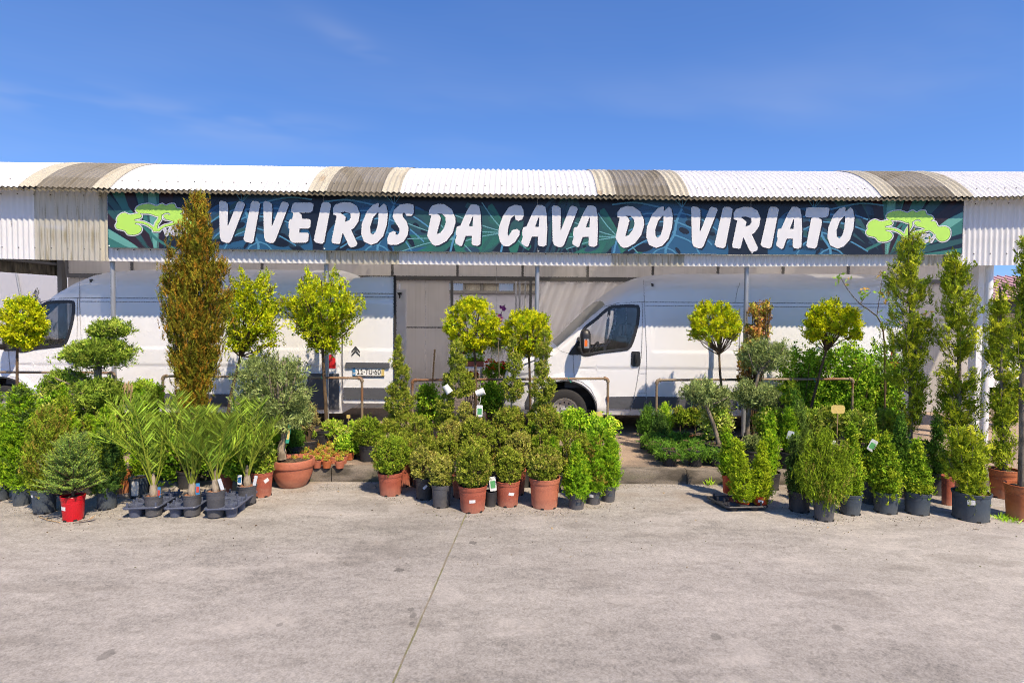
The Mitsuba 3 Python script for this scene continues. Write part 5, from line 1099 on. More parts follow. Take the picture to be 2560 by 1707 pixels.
kp, s = palm('leftmost palm in a tray with the widest spread of fronds', None, cellpot(tr1, .75, 1/6, 370, 1242), (215, 440, 975), 14)
card(kp, s + [.07, -.03, .03], .032, .10, -10, 4, 'card_blue', 'card_red')
kp, s = palm('second palm from the left with a colourful picture label', None, cellpot(tr2, .75, 1/6, 466, 1240), (366, 565, 965), 14); card(kp, s + [.065, -.02, .05], .036, .11, 8, 2, 'card_blue', 'card_red')
kp, s = palm('third palm with a grey oval label leaning by its stem', None, cellpot(tr3, .25, 1/6, 534, 1231), (455, 640, 980), 12); card(kp, s + [.06, -.02, .06], .032, .11, 10, -16, 'tag_silver')
kp, s = palm('rightmost palm of the trays beside the terracotta pot', None, cellpot(tr3, .75, 5/6, 605, 1218), (545, 715, 975), 12); card(kp, s + [-.06, -.03, .06], .042, .10, 0, 4, 'card_white', 'card_blue'); card(kp, s + [.09, -.02, .05], .03, .10, 12, 12, 'tag_silver')
ball_in_pot('variegated box in a dark terracotta pot beside the clay bowl', 'terracotta potted shrubs by the palms', (627, 684, 1185, 1245), (622, 692, 1092, 1192), 'terracotta', VARI[:2] + BOXG, n=1300, stick=[(48, .7, .05, .04, .5)], name='variegated_box')
ball_in_pot('green shrub in a terracotta pot in the shade behind the third palm', 'terracotta potted shrubs by the palms', (540, 585, 1180, 1232), (545, 640, 1060, 1190), 'terracotta', HEDGE, 'broad', n=700, name='potted_shrub')
bed_shrub('leafy green shrub filling the gap behind the palms', None, [(380, 470, 1060, 1190), (450, 560, 1050, 1180)], 6.35, HEDGE, 'broad', 900, z=0, name='green_shrub')
bed_shrub('yellow green shrub low behind the rightmost palm', None, [(600, 700, 1040, 1130), (640, 720, 1080, 1150)], 6.75, LIME, 'box', 1000, name='green_shrub')
# olive in the clay bowl
R = rs(); X, Y, z, rt, rb, h = potbox(676, 788, 1158, 1222, taper=.62); key = thing('olive_tree', 'round grey green olive tree in a wide terracotta bowl', 'tree'); pot(key, X, Y, z, rt, rb, h, 'terracotta_pale', style='bowl', fill=.1)
cx, rx, z0, z1 = span(578, 782, 880, 1080, Y); rz = (z1 - z0) / 2; tips = crown_ball(R, key, (cx, Y, z0 + rz), (rx, rx * .9, rz), 1900, OLV, 'olive', lump=.16, shell=.5)
sd_ = ellipsoid(R, (cx + rx * .75, Y, z0 + rz * .5), (rx * .4, rx * .3, rz * .4), 160, .3, .2); lv = Leaves(); cl = palette(R, sd_[0], OLV); sprigs(R, lv, sd_[0], mixdir(R, sd_[1]), 9, .11, .052, .013, cl, cl * 1.2, 45); lv.put(key, 'crown')
b0 = W(706, 1148, Y); tp = W(708, 1068, Y); sp = bspline([b0, W(703, 1120, Y), W(711, 1095, Y), tp], 16); part(key, 'trunk', cat([tube(sp, np.linspace(.045, .03, len(sp)), 12)] + limbs(R, tp, tips, 40, .012, -.05)), 'bark_pale', 40)
p = W(721, 1085, Y - .07); card(key, p, .035, .20, 20, 8, 'tie_green', 'card_yellow', name='ribbon')
# ------------------------------------------------------------------ tall bronze yew
R = rs(); Yy = 6.75; key = thing('bronze_yew', 'tall upright bronze green yew towering over the banner', 'conifer'); X = W(478, 1000, Yy)[0]; pot(key, X, Yy, 0, .23, .19, .42, 'pot_black')
cx, rx, z0, z1 = span(384, 576, 472, 1030, Yy); H = z1 - z0; c0 = W(480, 1000, Yy)[0]
# several upright plumes, as the photograph's outline shows
for (px, yb_, yt_, wd, n) in ((480, 1020, 468, 50, 1500), (440, 1010, 640, 50, 800), (412, 960, 672, 34, 420), (520, 1010, 560, 48, 800), (550, 980, 632, 34, 480), (500, 990, 520, 46, 600), (455, 1000, 560, 46, 700), (484, 1030, 700, 80, 800), (535, 960, 690, 50, 400), (510, 700, 498, 24, 260)):
    ccx, rr, a0, a1 = span(px - wd * .87, px + wd * .87, yt_, yb_, Yy + R.normal(0, .08)); HH = a1 - a0; lean = (ccx - X) * .55
    crown_conifer(R, key, (ccx - lean, Yy + R.normal(0, .1), a0), [(q * HH, w_ * rr) for q, w_ in ((0, .35), (.2, .6), (.45, .9), (.65, 1), (.82, .86), (.93, .62), (1, .3))], n, YEW, 'yew', name='plume', lean=(lean, 0), lump=.16, shell=.35)
part(key, 'trunk', cat([stem(R, (X + dx, Yy, .3), (X + dx * 9, Yy + dx, z0 + H * u), .022, .006, .015) for dx, u in ((0, .9), (.012, .6), (-.014, .62), (.02, .45), (-.02, .4), (.006, .7))]), 'bark_brown', 40)
# ------------------------------------------------------------------ yellow standards and privets
G4, G5 = 'golden ball standards', 'large golden privets'
standard('golden ball standard at the left edge in front of the van window', G4, (-6, 124, 738, 872), [(44, 858), (43, 900), (43, 970), (43, 1080)], 7.6, YEL, 'yellow', 1500, shell=.66, tops=[(45, 732, 20), (20, 745, 15)])
standard('taller left golden privet behind the bronze yew', G5, (546, 715, 668, 905), [(602, 890), (590, 935), (574, 1010), (566, 1090)], 7.75, PRIV, 'privet', 1100, rt=.026, name='golden_privet', tops=[(600, 662, 30), (668, 668, 30)], lump=.2, shell=.3)
standard('golden privet with a tall bare trunk in a wide black tub', G5, (708, 906, 668, 880), [(806, 868), (810, 940), (814, 1010), (817, 1110)], 7.65, PRIV, 'privet', 1350, rt=.026, potspec=(.215, .26, 'pot_black'), name='golden_privet', tops=[(770, 660, 30), (835, 658, 40), (905, 735, 30)], lump=.2, shell=.3)
standard('golden ball standard left of the doorway centre', G4, (1108, 1254, 742, 876), [(1184, 865), (1188, 905), (1189, 960), (1189, 1090)], 7.7, YEL, 'yellow', 1800, shell=.66, lump=.09, tops=[(1180, 738, 16)])
standard('golden ball standard just left of the right van cab', G4, (1250, 1382, 770, 894), [(1322, 880), (1324, 930), (1326, 1000), (1326, 1090)], 7.7, YEL, 'yellow', 1700, shell=.66, lump=.09)
standard('golden ball standard in front of the right van side', G4, (1715, 1856, 751, 878), [(1798, 885), (1800, 930), (1806, 1000), (1807, 1090)], 7.75, YEL, 'yellow', 1500, lo=-.55, shell=.62, lump=.10)
standard('golden ball standard with a leaning trunk near the right thujas', G4, (2000, 2164, 750, 886), [(2066, 876), (2050, 930), (2020, 1050), (2012, 1110)], 7.75, YEL, 'yellow', 1700, lo=-.5, shell=.62, lump=.10, tops=[(2057, 742, 22)])
# ------------------------------------------------------------------ layered evergreen at the left
def cloud(label, pads, trunk, Y, pal, kind, z=PLAT, name='cloud_tree', n=900, potspec=(.18, .22, 'pot_black'), barkm='bark_grey', rt=.04, dens=1.0, catg='tree'):
    R = rs(); key = thing(name, label, catg); pts = [W(x, y, Y) for x, y in trunk]; X = pts[-1][0]; pts[-1] = np.array([X, Y, z + .12]); pot(key, X, Y, z, potspec[0], potspec[0] * .84, potspec[1], potspec[2]); m = []
    sp = bspline(pts[::-1], 20); m.append(tube(sp, np.linspace(rt, rt * .55, len(sp)), 9))
    for (x0, x1, y0, y1, dy) in pads:
        cx, rx, zb_, zt_ = span(x0, x1, y0, y1, Y + dy); rz = (zt_ - zb_) / 2; zb_ = max(zb_, z + .1)
        tips = crown_ball(R, key, (cx, Y + dy, zb_ + rz), (rx, rx * .85, rz), int(n * dens * (rx * rz) * 9 + 120), pal, kind, name='pad', lump=.2, shell=.45)
        j = int(np.argmin([abs(q[2] - (zb_)) for q in sp])); m += limbs(R, sp[j], tips, 14, rt * .28, .05)
    part(key, 'trunk', cat(m), barkm, 40); return key
cloud('cloud pruned evergreen with stacked leafy pads in front of the left van', [(206, 345, 798, 842, .05), (138, 354, 850, 915, 0), (190, 320, 838, 880, -.05), (172, 335, 945, 1022, -.1), (95, 240, 925, 985, .15), (300, 400, 955, 1010, .1)], [(262, 815), (250, 880), (245, 945), (250, 1100)], 7.2, LAUR, 'laurel', n=1500, rt=.05)
bed_shrub('light green bush against the left van by the pipe rail', None, [(330, 408, 946, 1015), (340, 400, 1000, 1060)], 7.6, LIME, 'broad', 420, name='green_shrub')
bed_shrub('pale variegated bush behind the bright spruces', None, [(78, 180, 955, 1060)], 7.2, VARI + HEDGE[:1], 'broad', 620, name='variegated_shrub')
bed_shrub('dark leafy bush in the shade under the layered evergreen', None, [(170, 260, 985, 1110), (230, 330, 1010, 1120)], 7.0, LAUR, 'laurel', 900, name='green_shrub')
R = rs(); key = thing('dark_conifer', 'dark fir top showing against the pale tunnel at the left', 'conifer'); X = W(82, 735, 9.6)[0]
crown_conifer(R, key, (X, 9.6, W(82, 760, 9.6)[2] - .55), [(0, .30), (.3, .32), (.55, .22), (.8, .12)], 260, [((.022, .035, .028), 1)], 'yew'); part(key, 'trunk', stem(R, (X, 9.6, PLAT), (X, 9.6, 2.1), .03, .01), 'bark_brown')
for i, (px, ya, yb_) in enumerate(((313, 955, 1010), (322, 952, 1000), (268, 1015, 1060), (263, 1020, 1070), (188, 1000, 1030), (330, 958, 1005))):
    k = thing('bamboo_cane', 'short dry tan cane, ' + ['upper left of the pair near the light green bush', 'upper right of the pair near the light green bush', 'lower right of the pair in the dark bush', 'lower left of the pair in the dark bush', 'leftmost, among the variegated leaves', 'beside the slender bright spruce top'][i], 'cane', 'tan canes among the left evergreens'); a, b = W(px, ya, 6.98 - .02 * i), W(px - 5, yb_ + 8, 6.98 - .02 * i); part(k, 'cane', cat([tube([b, a], .005, 6), tube([a, a + [.02, -.02, -.10]], .004, 5), tube([a, a + [-.02, -.02, -.08]], .004, 5)]), 'cane')
# ------------------------------------------------------------------ pipe rails
def rail(label, x0, x1, y0, y1, Y, left=True, right=True):
    k = thing('pipe_rail', label, 'rail', None); a, b = W(x0, y0, Y), W(x1, y1, Y); r = .017; part(k, 'crossbar', tube([a + [.03 * left, 0, 0], b - [.03 * right, 0, 0]], r, 10), 'pipe_steel', 40)
    for p, on, sg in ((a, left, 1), (b, right, -1)):
        if not on: continue
        part(k, 'leg', tube([[p[0], Y, PLAT - .02], [p[0], Y, p[2] - .03]], r, 10), 'pipe_steel', 40)
        arc = [p + np.array([sg * .04 * (1 - math.cos(t)), 0, -.04 + .04 * math.sin(t)]) for t in np.linspace(0, math.pi / 2, 6)]
        part(k, 'elbow', cat([tube(arc, .023, 10), tube([p + [sg * .035, 0, 0], p + [sg * .055, 0, 0]], .027, 10), tube([p + [0, 0, -.05], p + [0, 0, -.035]], .027, 10)]), 'pipe_steel', 40)
    for q in np.linspace(.25, .8, 2): 
        c = a + (b - a) * q; part(k, 'tie', tube([c + [-.012, 0, .02], c + [.0, -.024, 0], c + [.012, 0, -.022], c + [.03, -.02, -.05]], .005, 5), 'tie_green')
rail('rusty pipe rail at the left edge in front of the van', -160, 285, 929, 932, 7.9)
rail('rusty pipe rail supporting the two golden privets', 407, 905, 940, 945, 7.9)
rail('rusty pipe rail across the doorway with the spiral box trees', 1031, 1520, 950, 946, 7.9)
rail('reddish pipe rail in front of the right van side', 1642, 2132, 950, 947, 7.9)
# ------------------------------------------------------------------ spiral box trees and the box bank behind the front row
spiral('spiral box tree with a slender tip beside the open van door', [(990, 1006, 834, 880), (976, 1010, 868, 925), (986, 1028, 905, 965), (966, 1022, 948, 1000), (958, 1036, 975, 1042), (952, 1072, 1028, 1095)], 7.35, 1005)
spiral('spiral box tree left of the white display table', [(1124, 1160, 846, 900), (1120, 1168, 880, 932), (1104, 1188, 915, 1000), (1088, 1140, 980, 1042), (1082, 1152, 1030, 1105)], 7.3, 1120, pal=BOX[:3])
spiral('spiral box tree on a pale bare stem before the van bumper', [(1270, 1292, 838, 872), (1264, 1308, 874, 942), (1250, 1312, 938, 1006), (1242, 1314, 1010, 1090)], 7.3, 1288)
spiral('spiral box tree beside the front wheel of the right van', [(1352, 1372, 820, 862), (1338, 1382, 850, 900), (1334, 1376, 890, 945), (1322, 1390, 928, 1010), (1316, 1400, 1000, 1085)], 7.25, 1362)
spiral('shorter spiral box tree between the doorway flowers and the picture tag', [(1142, 1184, 1000, 1055), (1150, 1226, 1042, 1098)], 7.1, 1180, pal=BOXT)
bank = [((1012, 1082, 1046, 1118), 6.9, BOX, 'box cushion at the left of the bank behind the front row'), ((1068, 1150, 1085, 1140), 6.45, BOX, 'low box cushion just behind the beige twiggy ball'), ((1212, 1284, 1072, 1135), 6.5, BOX, 'box cushion behind the golden green ball'), ((1278, 1336, 1082, 1140), 6.5, BOXT, 'greyish box cushion left of the olive toned bank'), ((1300, 1372, 1050, 1110), 6.9, BOXG, 'dark box cushion under the spiral by the wheel'), ((1390, 1480, 1072, 1160), 6.5, BOX, 'olive toned box bush behind the three small conifers'), ((1452, 1548, 1060, 1150), 6.7, HEDGE, 'green bush at the right corner of the bank beside the path'), ((880, 962, 1040, 1095), 7.0, BOXG, 'box cushion left of the spiral by the van door'), ((1095, 1160, 1048, 1104), 6.8, BOXT, 'tan box cushion below the left spiral'), ((1230, 1300, 1020, 1080), 7.0, BOX, 'box cushion below the spiral on the bare stem')]
bank += [((1010, 1100, 1085, 1150), 6.45, BOX, 'green gold box cushion behind the black potted ball'), ((1150, 1235, 1040, 1100), 6.75, BOX, 'box cushion under the shorter spiral'), ((1335, 1410, 1020, 1090), 6.75, BOX, 'box cushion left of the lime bush'), ((1320, 1400, 1078, 1130), 6.4, BOXG, 'box cushion behind the pale terracotta pot ball')]
bank = [((x0, x1, y0 - 2, y1 + 26), Y, pal, lab) for (x0, x1, y0, y1), Y, pal, lab in bank]
for b, Y, pal, lab in bank: bed_shrub(lab, 'box cushions of the centre bank', [b], Y, pal, 'box', 1000, name='box_cushion', lump=.08, shell=.74, mat='pot_black', z=PLAT if Y > 6.7 else 0)
bed_shrub('lime green leafy bush in front of the van wheel', None, [(1388, 1470, 1020, 1090), (1450, 1545, 1030, 1095)], 6.95, LIME, 'broad', 800, name='lime_shrub')
bed_shrub('fresh green rose bush left of the spiral at the doorway rail', 'rose bushes by the doorway', [(1036, 1108, 958, 1060)], 8.2, HEDGE, 'broad', 500, name='rose_bush')
bed_shrub('fresh green rose bush right of the white cup at the doorway rail', 'rose bushes by the doorway', [(1196, 1258, 950, 1030)], 8.2, HEDGE, 'broad', 400, name='rose_bush')
def cup(label, px, py, Y, rot):
    k = thing('white_cup', label, 'pot', None); m = lathe([(.038, -.05), (.045, .05), (.048, .055), (.043, .055), (.036, -.045), (0, -.045)], 20); m.apply_transform(trimesh.transformations.rotation_matrix(math.radians(rot), (0, 1, 0))); m.apply_translation(W(px, py, Y)); part(k, 'shell', m, 'card_white', 40)
    part(k, 'wire', tube([W(px, py, Y) + [0, 0, .03], W(px, py, Y) + [0, .15, .10]], .003, 5), 'galvanised')
cup('white cup hanging tilted left of the doorway spiral', 1118, 972, 7.15, 145); cup('white cup hanging sideways right of the doorway spiral', 1200, 981, 7.15, 70)
k = thing('picture_tag', 'rounded white picture tag hanging in the middle of the box bank', 'plant label'); p = W(1199, 1027, 6.95); card(k, p, .075, .14, 0, 2, 'card_white', 'card_green'); part(k, 'string', tube([p + [0, .01, .08], p + [.01, .1, .16]], .002, 4), 'card_white')
k = thing('picture_tag', 'silver picture tag leaning on the box cones at the right', 'plant label'); p = W(2181, 1113, 5.85); card(k, p, .075, .12, 0, 28, 'tag_silver', 'card_green')
k = thing('picture_tag', 'pale grey tag hanging behind the large front conifer', 'plant label'); p = W(1976, 1088, 6.5); card(k, p, .065, .10, -20, 12, 'tag_silver')
k = thing('picture_tag', 'small white tag in the top of the large front conifer', 'plant label'); p = W(2083, 1107, 5.5); card(k, p, .045, .05, 0, 0, 'card_white')
k = thing('price_card', 'tan card on a stake before the rose hedge', 'sign'); p = W(2095, 1023, 6.85); card(k, p, .165, .10, 0, 1, 'card_yellow'); part(k, 'stake', tube([p + [0, .005, 0], [p[0], p[1], PLAT]], .006, 5), 'cane')
k = thing('price_card', 'small yellow card standing in the pale ground shrubs', 'sign'); p = W(871, 1041, 7.9); card(k, p, .05, .05, 0, 0, 'card_yellow'); part(k, 'stake', tube([p + [0, .005, 0], [p[0], p[1], PLAT]], .004, 5), 'cane')
k = thing('price_card', 'yellow brown card standing beside the front wheel of the right van', 'sign'); p = W(1493, 1037, 7.4); card(k, p, .14, .08, 10, -8, 'card_yellow'); part(k, 'stake', tube([p + [0, .005, 0], [p[0], p[1], PLAT]], .006, 5), 'cane')
# ------------------------------------------------------------------ doorway flowers
k = thing('display_table', 'white metal table in the doorway holding flower troughs', 'table'); Yt = 9.6; a, b = W(1160, 917, Yt), W(1205, 917, Yt)
part(k, 'top', box(a[0], b[0], Yt, Yt + .5, a[2] - .02, a[2]), 'white_paint', False)
for x in (a[0] + .02, b[0] - .02):
    for y in (Yt + .03, Yt + .46): part(k, 'leg', tube([[x, y, PLAT], [x, y, a[2] - .02]], .012, 6), 'galvanised')
def flowers(label, px0, px1, ytop, ybot, Y, potm, petal, name, z=None, n=120, pot_r=.08, leafpal=HEDGE):
    R = rs(); key = thing(name, label, 'flowers'); cx, rx, z0, z1 = span(px0, px1, ytop, ybot, Y); zb = z if z is not None else PLAT
    pot(key, cx, Y, zb, pot_r, pot_r * .8, .13, potm); tips = crown_ball(R, key, (cx, Y, (z0 + z1) / 2), (rx, rx, (z1 - z0) / 2), n, leafpal, 'broad', lump=.2, shell=.3)
    if petal is not None:
        lv = Leaves(); t, o = ellipsoid(R, (cx, Y, (z0 + z1) / 2 + .02), (rx, rx, (z1 - z0) / 2), max(10, n // 3), .85, .2, lo=-.1); c = np.tile(petal, (len(t), 1)); sprigs(R, lv, t, mixdir(R, o, 1, .3, .3), 7, .015, .03, .024, c, None, 80); lv.put(key, 'blossom')
    part(key, 'stems', cat(limbs(R, np.array([cx, Y, zb + .1]), tips, 10, .005)), 'bark_brown'); return key
zt = a[2]
k = thing('flower_trough', 'terracotta trough of white blossom on the display table', 'planter'); part(k, 'trough', box(a[0] + .02, b[0] + .02, Yt + .04, Yt + .2, zt, zt + .09), 'terracotta', False)
R = rs(); lv = Leaves(); t, o = ellipsoid(R, ((a[0] + b[0]) / 2, Yt + .12, zt + .14), (.17, .09, .07), 150, .5); cl = palette(R, t, LIME); sprigs(R, lv, t, mixdir(R, o), 6, .06, .05, .03, cl, None, 60); lv.put(k, 'leaves')
lv = Leaves(); t, o = ellipsoid(R, ((a[0] + b[0]) / 2, Yt + .1, zt + .15), (.17, .1, .07), 50, .9, lo=0); sprigs(R, lv, t, mixdir(R, o), 6, .012, .03, .025, np.tile([.7, .68, .66], (len(t), 1)), None, 80); lv.put(k, 'blossom')
flowers('leafy plant with maroon blossom above the white table', 1150, 1215, 868, 905, 9.9, 'pot_black', (.12, .012, .03), 'flower_pot', zt, 150, .1)
flowers('red geranium pot right of the table legs', 1208, 1246, 900, 945, 9.7, 'terracotta', (.5, .02, .02), 'flower_pot', None, 110)
flowers('second red flower pot deeper in the doorway', 1232, 1275, 905, 940, 10.2, 'pot_black', (.42, .02, .03), 'flower_pot', None, 110)
flowers('small red flowers under the display table', 1158, 1200, 930, 965, 9.75, 'pot_black', (.5, .02, .02), 'flower_pot', None, 90)
flowers('dark leafy pot plant in the doorway shade', 1200, 1260, 940, 1005, 9.3, 'pot_black', None, 'pot_plant', None, 160)
R = rs(); k = thing('orchid', 'purple orchid on a tall stem between the two golden balls', 'flowers'); Yo = 8.6; b0, t0 = W(1248, 940, Yo), W(1262, 762, Yo); sp = bspline([[b0[0], Yo, PLAT + .2], b0, W(1246, 850, Yo), W(1250, 795, Yo), t0], 24); part(k, 'stem', tube(sp, .006, 6), 'bark_grey'); pot(k, b0[0], Yo, PLAT, .09, .075, .16, 'pot_black')
for px, py in ((1255, 767), (1260, 772), (1250, 790), (1253, 797), (1248, 805)):
    lv = Leaves(); c = W(px, py, Yo - .02); d = unit(R.normal(0, 1, (9, 3)) * [1, .4, 1]); lv.quads(np.tile(c, (9, 1)), d, unit(np.cross(d, [0, 1.0, .1])), np.full(9, .04), np.full(9, .035), np.tile([.22, .03, .24], (9, 1)), .55); lv.put(k, 'blossom')
R = rs(); k = thing('hanging_basket', 'dark hanging basket with trailing dry grass in the doorway', 'basket'); c = W(1240, 850, 9.4); part(k, 'bowl', lathe([(.02, -.12), (.11, -.09), (.15, 0), (.145, 0), (.1, -.08)], 20, c), 'rubber', 40); part(k, 'chain', tube([c + [0, 0, 0], [c[0], 9.4, 3.1]], .004, 5), 'galvanised')
lv = Leaves(); n = 420; t = np.tile(c, (n, 1)) + R.normal(0, .07, (n, 3)) * [1, 1, .2]; d = unit(R.normal(0, .35, (n, 3)) + [0, 0, -1]); lv.tris(t, d, unit(np.cross(d, R.normal(0, 1, (n, 3)))), R.uniform(.12, .42, n), np.full(n, .006), palette(R, t, [((.25, .22, .10), .6), ((.14, .16, .05), .4)])); lv.put(k, 'trailing_grass')
for i, (px, py, Y, m) in enumerate(((1278, 900, 9.9, 'terracotta'), (1262, 955, 9.2, 'pot_black'))):
    k = thing('stacked_pot', ('brown clay pot standing inside the doorway' if i == 0 else 'black plastic pot standing at the doorway threshold'), 'pot'); g = W(px, py, Y); pot(k, g[0], Y, PLAT, .14, .11, .26, m)
# ------------------------------------------------------------------ small terracotta pots and pale ground shrubs
R0 = rs(); n_ = 0
POS = ['left end', 'second from the left', 'middle', 'second from the right', 'right end']
for row, yy in enumerate((1172, 1160, 1150, 1141, 1133, 1126)):
    z = PLAT; D = ground(840, yy, z)[1]
    for j in range(5):
        xx = -1.98 - .125 * (4 - j) + R0.normal(0, .008); Yp = D + .055 + R0.normal(0, .006); n_ += 1
        key = thing('small_potted_sedum', 'reddish green sedum, %s of the %s row of small terracotta pots' % (POS[j], ['front', 'second', 'third', 'fourth', 'fifth', 'rear'][row]), 'potted plant', 'small terracotta pots on the platform')
        pot(key, xx, Yp, z, .058, .044, .085, 'terracotta_pale' if (row + j) % 3 else 'terracotta_orange', rim=.25)
        lv = Leaves(); t, o = ellipsoid(R0, (xx, Yp, z + .11), (.05, .05, .045), 34, .4, .2, lo=-.3); cl = palette(R0, t, [((.34, .25, .07), .4), ((.24, .28, .06), .35), ((.42, .16, .07), .25)]); sprigs(R0, lv, t, mixdir(R0, o, .7, .8, .4), 7, .035, .018, .011, cl, cl * 1.2, 60); lv.put(key, 'crown')
for i, (x0, x1, y0, y1, Y, lab) in enumerate(((800, 870, 1046, 1112, 7.55, 'pale ground shrub behind the wide black tub'), (858, 925, 1046, 1110, 7.5, 'pale ground shrub around the rail leg'), (905, 968, 1052, 1110, 7.45, 'pale ground shrub next to the box cushions'), (838, 910, 1085, 1128, 7.1, 'broad leaved green ground plant before the rail leg'), (900, 955, 1088, 1122, 7.15, 'broad leaved ground plant at the aisle edge'), (745, 790, 1060, 1130, 7.4, 'yellowish ground shrub left of the wide black tub'))):
    bed_shrub(lab, 'pale ground shrubs', [(x0, x1, y0, y1)], Y, VARI[:2] + LIME if i < 3 or i == 5 else HEDGE, 'box' if i < 3 or i == 5 else 'broad', 620, name='ground_shrub', r=.09, lump=.2)
k = thing('seed_tray', 'pale blue seed tray at the aisle edge', 'plant tray'); p = ground(908, 1126, PLAT); part(k, 'tray', cat([box(p[0] - .12, p[0] + .1, p[1], p[1] + .9, PLAT, PLAT + .012), box(p[0] + .08, p[0] + .1, p[1], p[1] + .9, PLAT, PLAT + .06), box(p[0] - .12, p[0] + .1, p[1], p[1] + .02, PLAT, PLAT + .06)]), 'tray_plastic', False)
bed_cone('feathery green conifer right of the olive trunk', None, 738, 1130, (716, 760, 1072, 1150), 6.9, JUN, 'feather', 700, prof_=[(0, .8), (.5, 1), (1, .5)])
bed_cone('feathery green conifer left of the olive trunk', None, 690, 1130, (668, 704, 1080, 1150), 6.95, JUN, 'feather', 600, prof_=[(0, .8), (.5, 1), (1, .5)])
bed_shrub('bare grey twiggy shrub behind the olive crown', None, [(740, 800, 1000, 1080)], 7.2, [((.20, .15, .10), .7), ((.14, .15, .06), .3)], 'olive', 160, name='twiggy_shrub')
# ------------------------------------------------------------------ right beds
jl = ['front left', 'front middle', 'front right', 'centre left', 'centre right', 'rear left', 'rear middle', 'rear right']
for i, (x0, x1, y0, y1, Y) in enumerate(((1632, 1720, 1120, 1178, 6.85), (1700, 1780, 1118, 1180, 6.85), (1760, 1830, 1115, 1178, 6.85), (1612, 1700, 1098, 1150, 7.15), (1690, 1790, 1098, 1150, 7.15), (1596, 1675, 1080, 1130, 7.5), (1660, 1740, 1078, 1125, 7.5), (1730, 1820, 1082, 1130, 7.45))):
    bed_shrub('low creeping juniper cushion, %s of the green carpet by the path' % jl[i], 'creeping junipers', [(x0, x1, y0, y1)], Y, JUN, 'juniper', 620, name='creeping_juniper', catg='conifer', r=.09, lump=.2)
for i, (cx, x0, x1, y0, y1, Y, pal, lab) in enumerate(((1618, 1596, 1642, 1012, 1092, 7.8, JUN, 'bright tipped small conifer at the path corner'), (1648, 1625, 1672, 1025, 1095, 7.7, SPRD, 'dark small conifer beside the rail leg'), (1662, 1645, 1684, 1008, 1092, 7.9, LIME, 'lime tipped conifer right of the rail leg'))): bed_cone(lab, None, cx, 1095, (x0, x1, y0, y1), Y, pal, 'feather', 700, prof_=[(0, .8), (.3, 1), (.7, .8), (1, .3)])
for i, (x0, x1, y0, y1, tx, Y, lab) in enumerate(((1680, 1722, 1012, 1060, 1700, 7.75, 'small dark green ball on a stem, left one of the pair by the junipers'), (1712, 1758, 1015, 1062, 1738, 7.8, 'small dark green ball on a stem, right one of the pair by the junipers'))): standard(lab, 'small dark ball standards', (x0, x1, y0, y1), [(tx, y1 - 8), (tx, y1 + 20), (tx, 1100)], Y, BOXG, 'box', 600, rt=.011, name='small_standard', potspec=(.09, .16, 'terracotta'))
cloud('left olive cloud tree with a leaning grey trunk by the junipers', [(1700, 1808, 948, 1003, 0), (1762, 1830, 965, 1012, .1)], [(1755, 985), (1768, 1020), (1788, 1075), (1800, 1125)], 7.05, OLV, 'olive', name='olive_cloud_tree', n=1500, rt=.03)
cloud('right olive cloud tree with three pads at the pipe rail', [(1846, 1978, 846, 925, .1), (1822, 1945, 950, 1012, -.05), (1900, 1945, 960, 1020, .1)], [(1905, 900), (1890, 960), (1872, 1020), (1868, 1100)], 7.35, OLV, 'olive', name='olive_cloud_tree', n=1500, rt=.03)
bed_shrub('red and orange leaved photinia before the steel post', None, [(1870, 1932, 748, 800), (1862, 1925, 790, 850), (1836, 1890, 868, 965), (1850, 1905, 830, 900)], 7.85, PHOT, 'broad', 560, name='photinia', lump=.25)
bed_shrub('yellow splashed variegated bush between the olive trunks', None, [(1748, 1830, 1000, 1085)], 7.3, VARI, 'broad', 480, name='variegated_shrub')
bed_shrub('cream variegated bush right of the second olive trunk', None, [(1880, 1960, 1010, 1090)], 7.4, VARI[:2] + HEDGE, 'broad', 500, name='variegated_shrub')
bed_shrub('small greyish bush in front of the olive trunks', None, [(1858, 1905, 1085, 1130)], 6.85, OLV, 'box', 600, name='grey_shrub')
hl = [((1962, 2040, 860, 1010), 8.15, 'leafy rose hedge bush left of the leaning trunk'), ((2030, 2110, 868, 1030), 8.2, 'leafy rose hedge bush behind the leaning trunk'), ((2095, 2175, 852, 1030), 8.1, 'leafy rose hedge bush behind the rail end'), ((2160, 2250, 862, 1040), 8.2, 'leafy rose hedge bush behind the first tall thuja')]
for b, Y, lab in hl: bed_shrub(lab, 'rose hedge by the right van', [(b[0] - 22, b[1] + 22, b[2], b[3]), (b[0] - 10, b[1] + 10, b[2] + 70, b[3] + 40)], Y, HEDGE, 'broad', 1300, name='rose_hedge_bush', lump=.22)
for i, (x0, x1, y0, y1, Y, lab) in enumerate(((2040, 2120, 1015, 1085, 7.1, 'narrow leaved tan and green bush under the price card'), (2105, 2190, 1030, 1100, 7.0, 'narrow leaved bush at the rail end'), (2180, 2250, 1020, 1100, 7.2, 'narrow leaved bush beside the first thuja trunk'), (1985, 2060, 1020, 1090, 7.0, 'narrow leaved bush left of the price card'))): bed_shrub(lab, 'narrow leaved bushes under the price card', [(x0, x1, y0, y1)], Y, [((.22, .26, .05), .45), ((.30, .27, .10), .2), ((.13, .17, .04), .35)], 'laurel', 620, name='narrow_leaved_bush', lump=.2)
bed_cone('slender light green juniper column at the right rail', None, 1980, 1100, (1966, 1992, 945, 1080), 7.2, JUN + SPRO[:1], 'feather', 800, prof_=CP)
bed_cone('wide soft juniper in front of the leaning trunk', None, 2000, 1100, (1968, 2030, 1000, 1120), 6.9, [((.15, .20, .06), .6), ((.10, .14, .05), .4)], 'feather', 1100, prof_=CP)
bed_cone('bright upright spruce behind the tray pots', None, 1925, 1200, (1902, 1950, 1030, 1180), 6.45, SPRB, n=1700, z=0, prof_=CP)
